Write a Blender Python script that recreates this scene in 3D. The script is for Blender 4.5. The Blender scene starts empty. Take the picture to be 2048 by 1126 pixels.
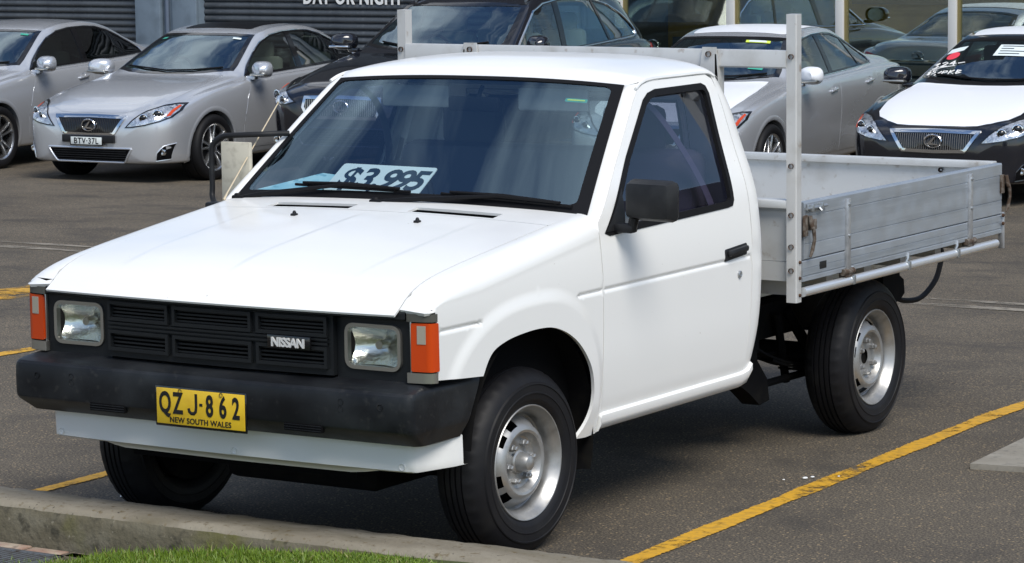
import bpy, bmesh, math, random
import numpy as np
from mathutils import Vector, Matrix
from mathutils.geometry import delaunay_2d_cdt
from mathutils.bvhtree import BVHTree
random.seed(7); np.random.seed(7)
sc = bpy.context.scene
COL = sc.collection
PI = math.pi
# ------------------------------------------------------------------ camera
cam_d = bpy.data.cameras.new('camera'); cam = bpy.data.objects.new('camera', cam_d); COL.objects.link(cam)
cam_d.sensor_width = 36.0; cam_d.lens = 107.367; cam_d.clip_start = .1; cam_d.clip_end = 500
yaw, pitch, roll = -0.562007715, 0.124766923, -0.0117788549
fwd = Vector((math.sin(yaw)*math.cos(pitch), math.cos(yaw)*math.cos(pitch), -math.sin(pitch)))
rt = Vector((math.cos(yaw), -math.sin(yaw), 0)); up = rt.cross(fwd)
r2 = rt*math.cos(roll)+up*math.sin(roll); u2 = -rt*math.sin(roll)+up*math.cos(roll)
cam.matrix_world = Matrix(((r2.x, u2.x, -fwd.x, 6.0683), (r2.y, u2.y, -fwd.y, -8.5497), (r2.z, u2.z, -fwd.z, 2.1729), (0, 0, 0, 1)))
sc.camera = cam
# ------------------------------------------------------------------ sky and sun
SUN_AZ = math.radians(126)      # measured from +Y towards +X
SUN_EL = math.radians(50)
world = bpy.data.worlds.new('World'); sc.world = world; world.use_nodes = True
wn = world.node_tree.nodes; wl = world.node_tree.links
for n in list(wn): wn.remove(n)
wo = wn.new('ShaderNodeOutputWorld'); bg = wn.new('ShaderNodeBackground'); sky = wn.new('ShaderNodeTexSky')
sky.sky_type = 'NISHITA'; sky.sun_disc = False; sky.sun_elevation = SUN_EL; sky.sun_rotation = SUN_AZ
sky.air_density = 1.0; sky.dust_density = .6; sky.ozone_density = 4.0
bg.inputs['Strength'].default_value = .115
tc = wn.new('ShaderNodeTexCoord'); mp = wn.new('ShaderNodeMapping')
mp.inputs['Rotation'].default_value = (0.1, 0.15, math.radians(-38)); mp.inputs['Scale'].default_value = (9.0, 1.7, 3.0)
nz = wn.new('ShaderNodeTexNoise'); nz.inputs['Scale'].default_value = 1.0; nz.inputs['Detail'].default_value = 7; nz.inputs['Roughness'].default_value = .55; nz.inputs['Distortion'].default_value = .6
cr = wn.new('ShaderNodeValToRGB'); cr.color_ramp.elements[0].position = .46; cr.color_ramp.elements[1].position = .70
mix = wn.new('ShaderNodeMix'); mix.data_type = 'RGBA'
mix.inputs['B'].default_value = (7.2, 7.5, 7.9, 1)
wl.new(tc.outputs['Generated'], mp.inputs['Vector']); wl.new(mp.outputs['Vector'], nz.inputs['Vector'])
wl.new(nz.outputs['Fac'], cr.inputs['Fac']); wl.new(cr.outputs['Color'], mix.inputs['Factor'])
wl.new(sky.outputs['Color'], mix.inputs['A']); wl.new(mix.outputs['Result'], bg.inputs['Color']); wl.new(bg.outputs['Background'], wo.inputs['Surface'])
sd = bpy.data.lights.new('sun', 'SUN'); sun = bpy.data.objects.new('sun', sd); COL.objects.link(sun)
sd.energy = 2.7; sd.angle = math.radians(30); sd.color = (1.0, .955, .89)
sdir = Vector((math.sin(SUN_AZ)*math.cos(SUN_EL), math.cos(SUN_AZ)*math.cos(SUN_EL), math.sin(SUN_EL)))
sun.rotation_euler = sdir.to_track_quat('Z', 'Y').to_euler()
sun.location = sdir*40
sc.view_settings.view_transform = 'Standard'; sc.view_settings.look = 'None'
sc.view_settings.exposure = 0.34; sc.view_settings.gamma = 1.0; sc.view_settings.use_curve_mapping = False
sc.render.engine = 'CYCLES'
sc.cycles.max_bounces = 8; sc.cycles.transparent_max_bounces = 16; sc.cycles.caustics_reflective = False; sc.cycles.caustics_refractive = False
sc.cycles.use_denoising = True

# ------------------------------------------------------------------ materials
M = {}
def mat(name, color, rough=.5, metal=0.0, coat=0.0, spec=.5, trans=0.0, emit=None, noise=None, bump=None, alpha=1.0, ior=1.45, rvar=None):
    """Principled material; noise=(colour2, scale, lo, hi) mixes a second colour, bump=(scale, strength, distance), rvar=(scale, amount)."""
    m = bpy.data.materials.new(name); m.use_nodes = True
    nt = m.node_tree; b = nt.nodes['Principled BSDF']
    b.inputs['Base Color'].default_value = (*color, 1); b.inputs['Roughness'].default_value = rough
    b.inputs['Metallic'].default_value = metal; b.inputs['Coat Weight'].default_value = coat; b.inputs['Coat Roughness'].default_value = .04
    b.inputs['Specular IOR Level'].default_value = spec; b.inputs['Transmission Weight'].default_value = trans; b.inputs['IOR'].default_value = ior
    b.inputs['Alpha'].default_value = alpha
    if emit:
        b.inputs['Emission Color'].default_value = (*emit[0], 1); b.inputs['Emission Strength'].default_value = emit[1]
    def coord():
        t = nt.nodes.get('TC')
        if not t: t = nt.nodes.new('ShaderNodeTexCoord'); t.name = 'TC'
        return t.outputs['Object']
    def ntex(scale, detail=5, stretch=None):
        n = nt.nodes.new('ShaderNodeTexNoise'); n.inputs['Scale'].default_value = scale; n.inputs['Detail'].default_value = detail
        if stretch:
            mpn = nt.nodes.new('ShaderNodeMapping'); mpn.inputs['Scale'].default_value = stretch
            nt.links.new(coord(), mpn.inputs['Vector']); nt.links.new(mpn.outputs['Vector'], n.inputs['Vector'])
        else: nt.links.new(coord(), n.inputs['Vector'])
        return n
    if noise:
        layers = noise if isinstance(noise, list) else [noise]
        prev = None
        for (c2, scale, lo, hi, *st) in layers:
            n = ntex(scale, 6, st[0] if st else None)
            r = nt.nodes.new('ShaderNodeMapRange'); r.inputs['From Min'].default_value = lo; r.inputs['From Max'].default_value = hi
            x = nt.nodes.new('ShaderNodeMix'); x.data_type = 'RGBA'
            nt.links.new(n.outputs['Fac'], r.inputs['Value']); nt.links.new(r.outputs['Result'], x.inputs['Factor'])
            if prev is None: x.inputs['A'].default_value = (*color, 1)
            else: nt.links.new(prev, x.inputs['A'])
            x.inputs['B'].default_value = (*c2, 1); prev = x.outputs['Result']
        nt.links.new(prev, b.inputs['Base Color'])
    if rvar:
        n = ntex(rvar[0], 4); r = nt.nodes.new('ShaderNodeMapRange'); r.inputs['From Min'].default_value = .3; r.inputs['From Max'].default_value = .7
        r.inputs['To Min'].default_value = max(0, rough-rvar[1]); r.inputs['To Max'].default_value = min(1, rough+rvar[1])
        nt.links.new(n.outputs['Fac'], r.inputs['Value']); nt.links.new(r.outputs['Result'], b.inputs['Roughness'])
    if bump:
        n = ntex(bump[0], 8, bump[3] if len(bump) > 3 else None); bp = nt.nodes.new('ShaderNodeBump'); bp.inputs['Strength'].default_value = bump[1]; bp.inputs['Distance'].default_value = bump[2]
        nt.links.new(n.outputs['Fac'], bp.inputs['Height']); nt.links.new(bp.outputs['Normal'], b.inputs['Normal'])
    M[name] = m
    return m
def glass(name, tint, f0=.04, refl=(1, 1, 1), power=4.0, rough=0.0):
    """Thin automotive glass: a tinted transparent sheet with a Schlick reflection on top."""
    m = bpy.data.materials.new(name); m.use_nodes = True; nt = m.node_tree
    for n in list(nt.nodes): nt.nodes.remove(n)
    o = nt.nodes.new('ShaderNodeOutputMaterial'); t = nt.nodes.new('ShaderNodeBsdfTransparent'); g = nt.nodes.new('ShaderNodeBsdfGlossy')
    t.inputs['Color'].default_value = (*tint, 1); g.inputs['Color'].default_value = (*refl, 1); g.inputs['Roughness'].default_value = rough
    lw = nt.nodes.new('ShaderNodeLayerWeight'); lw.inputs['Blend'].default_value = .5
    pw = nt.nodes.new('ShaderNodeMath'); pw.operation = 'POWER'; pw.inputs[1].default_value = power
    ma = nt.nodes.new('ShaderNodeMath'); ma.operation = 'MULTIPLY_ADD'; ma.inputs[1].default_value = 1-f0; ma.inputs[2].default_value = f0
    mx = nt.nodes.new('ShaderNodeMixShader')
    nt.links.new(lw.outputs['Facing'], pw.inputs[0]); nt.links.new(pw.outputs[0], ma.inputs[0]); nt.links.new(ma.outputs[0], mx.inputs['Fac'])
    nt.links.new(t.outputs[0], mx.inputs[1]); nt.links.new(g.outputs[0], mx.inputs[2]); nt.links.new(mx.outputs[0], o.inputs['Surface'])
    M[name] = m
    return m
mat('white_paint', (.80, .80, .775), .33, coat=.38, rvar=(9, .05), noise=[((.30, .24, .16), 48, .74, .80), ((.745, .73, .685), 1.6, .56, .86)]); M['white_paint'].node_tree.nodes['Principled BSDF'].inputs['Coat Roughness'].default_value = .10
mat('silver_paint', (.62, .64, .67), .27, .62, coat=.8)
mat('pearl_grey_paint', (.42, .43, .42), .27, .85, coat=.9)
mat('black_paint', (.008, .009, .014), .16, .1, coat=1.0)
mat('white_film', (.80, .82, .85), .42, coat=.15, bump=(6, .15, .01))
glass('screen_glass', (.72, .83, .87), .17, (.58, .82, 1.0))
glass('tint_glass', (.50, .48, .62), .07)
glass('car_screen_glass', (.42, .52, .50), .22, (.74, .90, 1.0))
glass('car_side_glass', (.42, .48, .46), .16)
glass('privacy_glass', (.10, .12, .12), .16)
glass('lamp_glass', (.93, .95, .92), .06)
mat('seal', (.007, .007, .008), .6, spec=.2)
mat('black_plastic', (.012, .0125, .014), .5, spec=.3, noise=[((.022, .023, .024), 14, .45, .75)], bump=(180, .08, .002))
mat('grille_line', (.20, .20, .20), .35, .5)
mat('smoked_trim', (.075, .075, .065), .5, 0, spec=.3)
mat('bumper_plastic', (.008, .009, .011), .42, spec=.30, noise=[((.026, .029, .032), 5, .42, .75), ((.035, .035, .034), 38, .60, .8), ((.004, .004, .005), 3, .5, .8)], bump=(90, .10, .003), rvar=(7, .1))
mat('grille_plastic', (.010, .0115, .013), .42, spec=.32, bump=(120, .08, .002))
mat('gloss_black', (.006, .006, .007), .12, coat=.5)
mat('matt_black', (.004, .004, .0045), .9, spec=.1)
mat('under_black', (.005, .005, .0055), .85, spec=.15, noise=[((.012, .011, .009), 12, .5, .75)])
mat('tyre', (.0085, .0085, .010), .55, spec=.28, noise=[((.016, .0155, .015), 9, .5, .8)], bump=(60, .06, .003))
mat('tyre_new', (.008, .008, .009), .6, spec=.25)
mat('steel_rim', (.40, .40, .39), .40, .7, noise=[((.26, .25, .23), 22, .5, .8)], rvar=(18, .1), bump=(70, .06, .002))
mat('alloy', (.62, .63, .64), .25, .95)
mat('chrome', (.78, .79, .80), .08, 1.0)
mat('dull_chrome', (.45, .44, .40), .28, .9)
mat('reflector', (.80, .81, .78), .24, 1.0, bump=(60, .25, .008))
mat('orange_lens', (.52, .052, .005), .16, coat=.5, bump=(220, .10, .001))
mat('clear_lens', (.34, .31, .25), .15, coat=.5, bump=(260, .4, .002))
mat('red_lens', (.35, .01, .012), .15, coat=.6)
mat('emblem_silver', (.70, .70, .68), .3, .2)
mat('alu', (.44, .48, .52), .42, .6, noise=[((.33, .365, .40), 3, .42, .7, (1, .15, 8)), ((.52, .55, .58), 30, .55, .8, (1, .25, 6))], rvar=(10, .1), bump=(30, .05, .002))
mat('alu_pale', (.66, .67, .66), .48, .45, noise=[((.50, .49, .46), 6, .5, .78), ((.38, .33, .27), 24, .62, .8)], bump=(50, .06, .002))
mat('alu_edge', (.80, .82, .83), .3, .7)
mat('galv', (.52, .53, .54), .42, .7, noise=[((.36, .37, .38), 25, .4, .7)])
mat('post_alu', (.60, .60, .585), .48, .35, noise=[((.46, .45, .42), 8, .5, .75), ((.25, .17, .10), 18, .66, .82)])
mat('rust', (.075, .050, .034), .8, .2, noise=[((.20, .18, .155), 40, .45, .65)], bump=(120, .3, .003))
mat('rust_bolt', (.055, .03, .02), .8, .3, noise=[((.12, .06, .03), 90, .4, .7)])
mat('zinc', (.40, .42, .43), .4, .8)
mat('plate_yellow', (.72, .47, .025), .38, noise=[((.62, .38, .02), 18, .5, .75)])
mat('plate_white', (.70, .74, .72), .4)
mat('letter_black', (.008, .008, .008), .5)
mat('letter_navy', (.012, .022, .030), .5)
mat('letter_white', (.80, .80, .78), .5)
mat('card_white', (.88, .90, .86), .5)
mat('paper_blue', (.34, .62, .72), .5, noise=[((.50, .75, .80), 9, .5, .55), ((.20, .45, .55), 22, .58, .66)])
mat('sticker_green', (.05, .36, .26), .5)
mat('sticker_yellow', (.66, .80, .10), .5)
mat('sticker_white', (.72, .80, .80), .5)
mat('sticker_red', (.75, .06, .09), .5)
mat('dash_grey', (.035, .048, .052), .7)
mat('trim_grey', (.09, .092, .098), .8)
mat('seat_grey', (.10, .105, .115), .9, bump=(200, .2, .003))
mat('seat_cream', (.46, .45, .39), .7)
mat('headliner', (.30, .30, .29), .9)
mat('strap_grey', (.17, .17, .19), .7)
mat('mirror_cream', (.50, .47, .38), .6, noise=[((.36, .33, .26), 30, .5, .75)], bump=(60, .1, .003))
mat('antenna_metal', (.62, .52, .36), .4, .6)
mat('sunroof_glass', (.006, .006, .007), .35, spec=.15)
# ------------------------------------------------------------------ helpers
def pchip(xs, ys):
    xs = np.array(xs, float); ys = np.array(ys, float); h = np.diff(xs); d = np.diff(ys)/h
    m = np.zeros(len(xs))
    for i in range(1, len(xs)-1):
        if d[i-1]*d[i] > 0:
            w1 = 2*h[i]+h[i-1]; w2 = h[i]+2*h[i-1]; m[i] = (w1+w2)/(w1/d[i-1]+w2/d[i])
    m[0] = d[0]; m[-1] = d[-1]
    def f(x):
        x = np.clip(np.asarray(x, float), xs[0], xs[-1]); i = np.clip(np.searchsorted(xs, x)-1, 0, len(xs)-2)
        t = (x-xs[i])/h[i]; a = ys[i]; b = ys[i+1]
        return (2*t**3-3*t**2+1)*a+(t**3-2*t**2+t)*h[i]*m[i]+(-2*t**3+3*t**2)*b+(t**3-t**2)*h[i]*m[i+1]
    return f
def sstep(a, b, x):
    t = np.clip((np.asarray(x, float)-a)/(b-a), 0, 1); return t*t*(3-2*t)
def catmull(pts, n, closed=False):
    P = [np.array(p, float) for p in pts]; out = []; N = len(P)
    segs = N if closed else N-1
    for i in range(segs):
        p1 = P[i]; p2 = P[(i+1) % N]
        p0 = P[(i-1) % N] if (closed or i > 0) else 2*p1-p2
        p3 = P[(i+2) % N] if (closed or i < N-2) else 2*p2-p1
        for k in range(n):
            t = k/n
            out.append(.5*((2*p1)+(-p0+p2)*t+(2*p0-5*p1+4*p2-p3)*t*t+(-p0+3*p1-3*p2+p3)*t**3))
    if not closed: out.append(P[-1])
    return [tuple(p) for p in out]
def link(o, parent=None):
    COL.objects.link(o)
    if parent is not None: o.parent = parent
    return o
def empty(name, loc=(0, 0, 0), rz=0, parent=None, label=None, cat=None, group=None):
    o = bpy.data.objects.new(name, None); o.empty_display_size = .1; o.location = loc; o.rotation_euler = (0, 0, rz)
    link(o, parent); tag(o, label, cat, group); return o
def tag(o, label=None, cat=None, group=None, kind=None):
    if label: o['label'] = label
    if cat: o['category'] = cat
    if group: o['group'] = group
    if kind: o['kind'] = kind
    return o
def mesh(name, V, F, mats, smooth=True, angle=38, fm=None, recalc=True):
    me = bpy.data.meshes.new(name); me.from_pydata([tuple(map(float, v)) for v in V], [], [list(map(int, f)) for f in F])
    for m in (mats if isinstance(mats, (list, tuple)) else [mats]): me.materials.append(M[m] if isinstance(m, str) else m)
    if fm is not None: me.polygons.foreach_set('material_index', list(fm))
    if recalc:
        bm = bmesh.new(); bm.from_mesh(me); bmesh.ops.recalc_face_normals(bm, faces=bm.faces[:]); bm.to_mesh(me); bm.free()
    if smooth:
        me.polygons.foreach_set('use_smooth', [True]*len(me.polygons)); me.set_sharp_from_angle(angle=math.radians(angle))
    me.update(); return me
def obj(name, V, F, mats, parent=None, **k):
    return link(bpy.data.objects.new(name, mesh(name, V, F, mats, **k)), parent)
class B:
    """Collects simple shapes into one mesh."""
    def __init__(s): s.V = []; s.F = []; s.m = []; s.cur = 0
    def add(s, V, F, mi=None):
        o = len(s.V); s.V += [tuple(v) for v in V]; s.F += [[i+o for i in f] for f in F]; s.m += [s.cur if mi is None else mi]*len(F); return s
    def box(s, lo, hi, bev=0.0, M4=None):
        lo = Vector(lo); hi = Vector(hi); bm = bmesh.new(); bmesh.ops.create_cube(bm, size=1)
        for v in bm.verts: v.co = Vector(((lo.x+hi.x)/2+v.co.x*(hi.x-lo.x), (lo.y+hi.y)/2+v.co.y*(hi.y-lo.y), (lo.z+hi.z)/2+v.co.z*(hi.z-lo.z)))
        if bev > 0: bmesh.ops.bevel(bm, geom=bm.edges[:]+bm.verts[:], offset=bev, segments=2, profile=.5, affect='EDGES')
        if M4 is not None: bmesh.ops.transform(bm, matrix=M4, verts=bm.verts[:])
        bm.verts.index_update(); s.add([v.co[:] for v in bm.verts], [[v.index for v in f.verts] for f in bm.faces]); bm.free(); return s
    def tube(s, pts, r, n=10, caps=True):
        P = [Vector(p) for p in pts]; V = []; F = []; prev = None
        for i, p in enumerate(P):
            t = (P[min(i+1, len(P)-1)]-P[max(i-1, 0)]).normalized()
            a = prev-t*prev.dot(t) if prev is not None else t.orthogonal()
            a.normalize(); prev = a; b = t.cross(a); rr = r[i] if isinstance(r, (list, tuple)) else r
            for k in range(n): V.append(p+(a*math.cos(2*PI*k/n)+b*math.sin(2*PI*k/n))*rr)
        for i in range(len(P)-1):
            for k in range(n): F.append([i*n+k, i*n+(k+1) % n, (i+1)*n+(k+1) % n, (i+1)*n+k])
        if caps: F.append(list(range(n))[::-1]); F.append([(len(P)-1)*n+k for k in range(n)])
        return s.add(V, F)
    def lathe(s, prof, c=(0, 0, 0), axis='x', n=48, skip=None, rmod=None, closed=False):
        """prof = [(axial, radius)], turned round an axis through c."""
        V = []; F = []; m = len(prof)
        for k in range(n):
            t = 2*PI*k/n
            for j, (a, r) in enumerate(prof):
                if rmod: r = r+rmod(j, k)
                u, w = r*math.cos(t), r*math.sin(t)
                q = {'x': (a, u, w), 'y': (u, a, w), 'z': (u, w, a)}[axis]
                V.append((c[0]+q[0], c[1]+q[1], c[2]+q[2]))
        for k in range(n):
            for j in range(m if closed else m-1):
                if skip and skip(j, k): continue
                j2 = (j+1) % m; k2 = (k+1) % n
                F.append([k*m+j, k*m+j2, k2*m+j2, k2*m+j])
        return s.add(V, F)
    def prism(s, poly, a0, a1, axis='x'):
        n = len(poly)
        def q(a, p): return {'x': (a, p[0], p[1]), 'y': (p[0], a, p[1]), 'z': (p[0], p[1], a)}[axis]
        return s.add([q(a0, p) for p in poly]+[q(a1, p) for p in poly], [list(range(n))[::-1], list(range(n, 2*n))]+[[i, (i+1) % n, n+(i+1) % n, n+i] for i in range(n)])
    def grid(s, rows, close_u=False):
        n = len(rows[0]); V = [p for r in rows for p in r]; F = []
        for i in range(len(rows)-1):
            for j in range(n if close_u else n-1): F.append([i*n+j, i*n+(j+1) % n, (i+1)*n+(j+1) % n, (i+1)*n+j])
        return s.add(V, F)
    def mirror(s):
        V = [(-v[0], v[1], v[2]) for v in s.V]; b = B(); b.V = V; b.F = [f[::-1] for f in s.F]; b.m = list(s.m); return b
    def xf(s, M4):
        s.V = [tuple(M4 @ Vector(v)) for v in s.V]; return s
    def both(s):
        o = s.mirror(); return s.add(o.V, o.F)
    def obj(s, name, mats, parent=None, **k):
        return obj(name, s.V, s.F, mats, parent, fm=s.m if isinstance(mats, (list, tuple)) else None, **k)
def twins(b, name, mats, parent=None, **k):
    """A shape on the left side and its mirror image on the right, as two objects."""
    return b.obj(name, mats, parent, **k), b.mirror().obj(name, mats, parent, **k)
def densify(poly, h, closed=True):
    out = []; n = len(poly)
    for i in range(n if closed else n-1):
        a = np.array(poly[i], float); b = np.array(poly[(i+1) % n], float); k = max(1, int(math.ceil(np.linalg.norm(b-a)/h)))
        for j in range(k): out.append(tuple(a+(b-a)*j/k))
    if not closed: out.append(tuple(map(float, poly[-1])))
    return out
def inpoly(P, poly):
    P = np.atleast_2d(P); x, y = P[:, 0], P[:, 1]; c = np.zeros(len(P), bool); q = np.array(poly); n = len(q)
    for i in range(n):
        x1, y1 = q[i]; x2, y2 = q[(i+1) % n]
        k = ((y1 > y) != (y2 > y)); c ^= k & (x < (x2-x1)*(y-y1)/((y2-y1) if y2 != y1 else 1e-12)+x1)
    return c
def inset(poly, d):
    """Move a closed outline inwards by d."""
    q = [np.array(p, float) for p in poly]; n = len(q)
    A = sum(q[i][0]*q[(i+1) % n][1]-q[(i+1) % n][0]*q[i][1] for i in range(n)); s = 1 if A > 0 else -1; out = []
    for i in range(n):
        e1 = q[i]-q[i-1]; e2 = q[(i+1) % n]-q[i]; e1 /= np.linalg.norm(e1)+1e-12; e2 /= np.linalg.norm(e2)+1e-12
        n1 = np.array([-e1[1], e1[0]])*s; n2 = np.array([-e2[1], e2[0]])*s
        b = n1+n2; b /= max(1e-6, b.dot(b))/2
        L = np.linalg.norm(b)
        if L > 2.2: b *= 2.2/L
        out.append(tuple(q[i]+b*d))
    return out
def roundpoly(poly, r, k=4):
    """Round the corners of a closed outline."""
    q = [np.array(p, float) for p in poly]; n = len(q); out = []
    for i in range(n):
        a, p, b = q[i-1], q[i], q[(i+1) % n]; rr = r[i] if isinstance(r, (list, tuple)) else r
        la, lb = np.linalg.norm(a-p), np.linalg.norm(b-p); t = min(rr, la*.48, lb*.48)
        if t < 1e-5: out.append(tuple(p)); continue
        s, e = p+(a-p)/la*t, p+(b-p)/lb*t
        for j in range(k+1):
            u = j/k; out.append(tuple((1-u)**2*s+2*u*(1-u)*p+u*u*e))
    return out
def fill(outline, h, holes=(), extra=None):
    loops = [densify(outline, h)]+[densify(o, h) for o in holes]
    pts = [p for l in loops for p in l]; edges = []; o = 0
    for l in loops:
        edges += [(o+i, o+(i+1) % len(l)) for i in range(len(l))]; o += len(l)
    q = np.array(loops[0]); lo, hi = q.min(0), q.max(0)
    gx, gy = np.meshgrid(np.arange(lo[0]+h*.5, hi[0], h), np.arange(lo[1]+h*.5, hi[1], h)); g = np.stack([gx.ravel(), gy.ravel()], 1)
    if extra is not None and len(extra): g = np.concatenate([np.array(extra, float), g]) if len(g) else np.array(extra, float)
    def inside(P):
        c = inpoly(P, loops[0])
        for l in loops[1:]: c &= ~inpoly(P, l)
        return c
    if len(g):
        g = g[inside(g)]; bp = np.array(pts)
        if len(g):
            d = np.min(((g[:, None, :]-bp[None])**2).sum(2), 1); g = g[d > (h*.3)**2]
            if extra is not None and len(extra):
                ex = np.array(extra); keep = np.ones(len(g), bool)
                isx = np.array([False]*len(g))
                for i0 in range(0, len(g), 400):
                    dd = np.min(((g[i0:i0+400, None, :]-ex[None])**2).sum(2), 1); keep[i0:i0+400] = (dd < 1e-14) | (dd > (h*.4)**2)
                g = g[keep]
    allp = [Vector(p) for p in pts]+[Vector(p) for p in g]
    v2, e2, f2, _, _, _ = delaunay_2d_cdt(allp, edges, [], 0, 1e-7)
    v2 = np.array([tuple(v) for v in v2]); f2 = np.array([f for f in f2 if len(f) == 3])
    cen = v2[f2].mean(1); f2 = f2[inside(cen)]
    return v2, f2
def nrm(a): return a/np.maximum(np.linalg.norm(a, axis=-1, keepdims=True), 1e-12)
def panel(name, outline, fn, m, parent=None, h=.05, holes=(), rim=.012, off=0.0, out=(0, 0, 1), extra=None, flip=False):
    """A sheet with the given outline laid on the surface fn(u, v), its edges folded inwards by rim."""
    uv, T = fill(outline, h, holes, extra)
    def ev(p): return np.asarray(fn(p[:, 0], p[:, 1]), float)
    P = ev(uv); e = 1e-4
    du = ev(uv+[e, 0])-ev(uv-[e, 0]); dv = ev(uv+[0, e])-ev(uv-[0, e]); N = nrm(np.cross(du, dv))
    o = np.array(out, float)
    s = np.sign((N*o).sum(1)); s[s == 0] = 1
    if abs((N*o).sum(1)).mean() > .05: sgn = 1 if (N*o).sum() > 0 else -1; N = N*sgn
    P = P+N*off
    a, b, c = P[T[:, 0]], P[T[:, 1]], P[T[:, 2]]; fnn = np.cross(b-a, c-a); bad = (fnn*N[T[:, 0]]).sum(1) < 0
    T[bad] = T[bad][:, [0, 2, 1]]
    V = [tuple(p) for p in P]; F = [list(t) for t in T]; loopn = [tuple(N[i]) for t in T for i in t]
    if rim:
        cnt = {}
        for t in T:
            for i in range(3):
                k = (int(t[i]), int(t[(i+1) % 3])); cnt[k] = 1
        bd = [k for k in cnt if (k[1], k[0]) not in cnt]; mp1 = {}; mp2 = {}
        for k in bd:
            for i in k:
                if i not in mp1:
                    mp1[i] = len(V); V.append(tuple(P[i])); mp2[i] = len(V); V.append(tuple(P[i]-N[i]*rim))
        for i, j in bd:
            f = [mp1[j], mp1[i], mp2[i], mp2[j]]; F.append(f)
            p = [np.array(V[x]) for x in f]; n_ = np.cross(p[1]-p[0], p[2]-p[0]); n_ = n_/max(np.linalg.norm(n_), 1e-12); loopn += [tuple(n_)]*4
    me = bpy.data.meshes.new(name); me.from_pydata(V, [], F); me.materials.append(M[m] if isinstance(m, str) else m)
    me.polygons.foreach_set('use_smooth', [True]*len(me.polygons)); me.normals_split_custom_set(loopn); me.update()
    return link(bpy.data.objects.new(name, me), parent)
def mfn(fn):
    def g(u, v):
        p = np.array(fn(u, v), float); p[:, 0] *= -1; return p
    return g
def stack(x, y, z):
    x, y, z = np.broadcast_arrays(np.asarray(x, float), np.asarray(y, float), np.asarray(z, float)); return np.stack([x, y, z], 1)
_txt = {}
def text(s, size=1.0, extrude=.002, offset=0.0, shear=0.0, spacing=1.0, sx=1.0):
    """Lettering as a shape in the xz plane, centred on x, baseline at z = 0, facing -y."""
    cu = bpy.data.curves.new('t', 'FONT'); cu.body = s; cu.size = size; cu.extrude = extrude; cu.offset = offset; cu.shear = shear; cu.space_character = spacing; cu.align_x = 'CENTER'; cu.resolution_u = 4
    o = bpy.data.objects.new('t', cu); COL.objects.link(o); dg = bpy.context.evaluated_depsgraph_get(); me = bpy.data.meshes.new_from_object(o.evaluated_get(dg))
    V = [(v.co.x*sx, -v.co.z, v.co.y) for v in me.vertices]; F = [list(p.vertices) for p in me.polygons]
    bpy.data.objects.remove(o); bpy.data.curves.remove(cu); bpy.data.meshes.remove(me)
    b = B(); b.add(V, F); return b
def strokes(lines, w, d=.003):
    """Hand-written strokes in the xz plane."""
    b = B()
    for l in lines: b.tube([(p[0], 0, p[1]) for p in l], w, 5)
    return b
def cut_openings(V, F, jobs):
    """Cut outlines cleanly out of a shell: jobs = (outline, axes, test on a face centre)."""
    bm = bmesh.new(); vs = [bm.verts.new(v) for v in V]
    for f in F: bm.faces.new([vs[i] for i in f])
    bm.normal_update()
    for poly, ax, ok in jobs:
        q = np.array(poly); lo, hi = q.min(0)-.1, q.max(0)+.1
        cand = set()
        for f in bm.faces:
            c = f.calc_center_median()
            if ok(c) and lo[0] < c[ax[0]] < hi[0] and lo[1] < c[ax[1]] < hi[1]: cand.add(f)
        for i in range(len(q)):
            a, b_ = q[i], q[(i+1) % len(q)]; e = b_-a; L2 = e.dot(e)+1e-12; near = []
            for f in cand:
                c = f.calc_center_median(); p = np.array([c[ax[0]], c[ax[1]]]); t = min(1, max(0, (p-a).dot(e)/L2))
                if np.hypot(*(p-a-e*t)) < .06: near.append(f)
            if not near: continue
            co = [0, 0, 0]; no = [0, 0, 0]; co[ax[0]], co[ax[1]] = a; no[ax[0]], no[ax[1]] = -e[1], e[0]
            g = list({x for f in near for x in list(f.verts)+list(f.edges)})+near
            r = bmesh.ops.bisect_plane(bm, geom=g, dist=1e-6, plane_co=co, plane_no=Vector(no).normalized())
            cand = {f for f in cand if f.is_valid} | {x for x in r['geom'] if isinstance(x, bmesh.types.BMFace)}
        kill = []
        for f in cand:
            c = f.calc_center_median()
            if ok(c) and inpoly([[c[ax[0]], c[ax[1]]]], poly)[0]: kill.append(f)
        bmesh.ops.delete(bm, geom=kill, context='FACES')
    bm.verts.index_update(); out = [v.co[:] for v in bm.verts], [[v.index for v in f.verts] for f in bm.faces]; bm.free(); return out
def copy_tree(o, parent=None, remap=None):
    c = o.copy(); COL.objects.link(c); c.parent = parent
    if parent is not None: c.matrix_parent_inverse = o.matrix_parent_inverse.copy()
    if remap and c.type == 'MESH':
        for i, s in enumerate(c.material_slots):
            if s.material and s.material.name in remap:
                k = remap[s.material.name]; s.link = 'OBJECT'; s.material = M[k]
    for ch in list(o.children): copy_tree(ch, c, remap)
    return c
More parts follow.
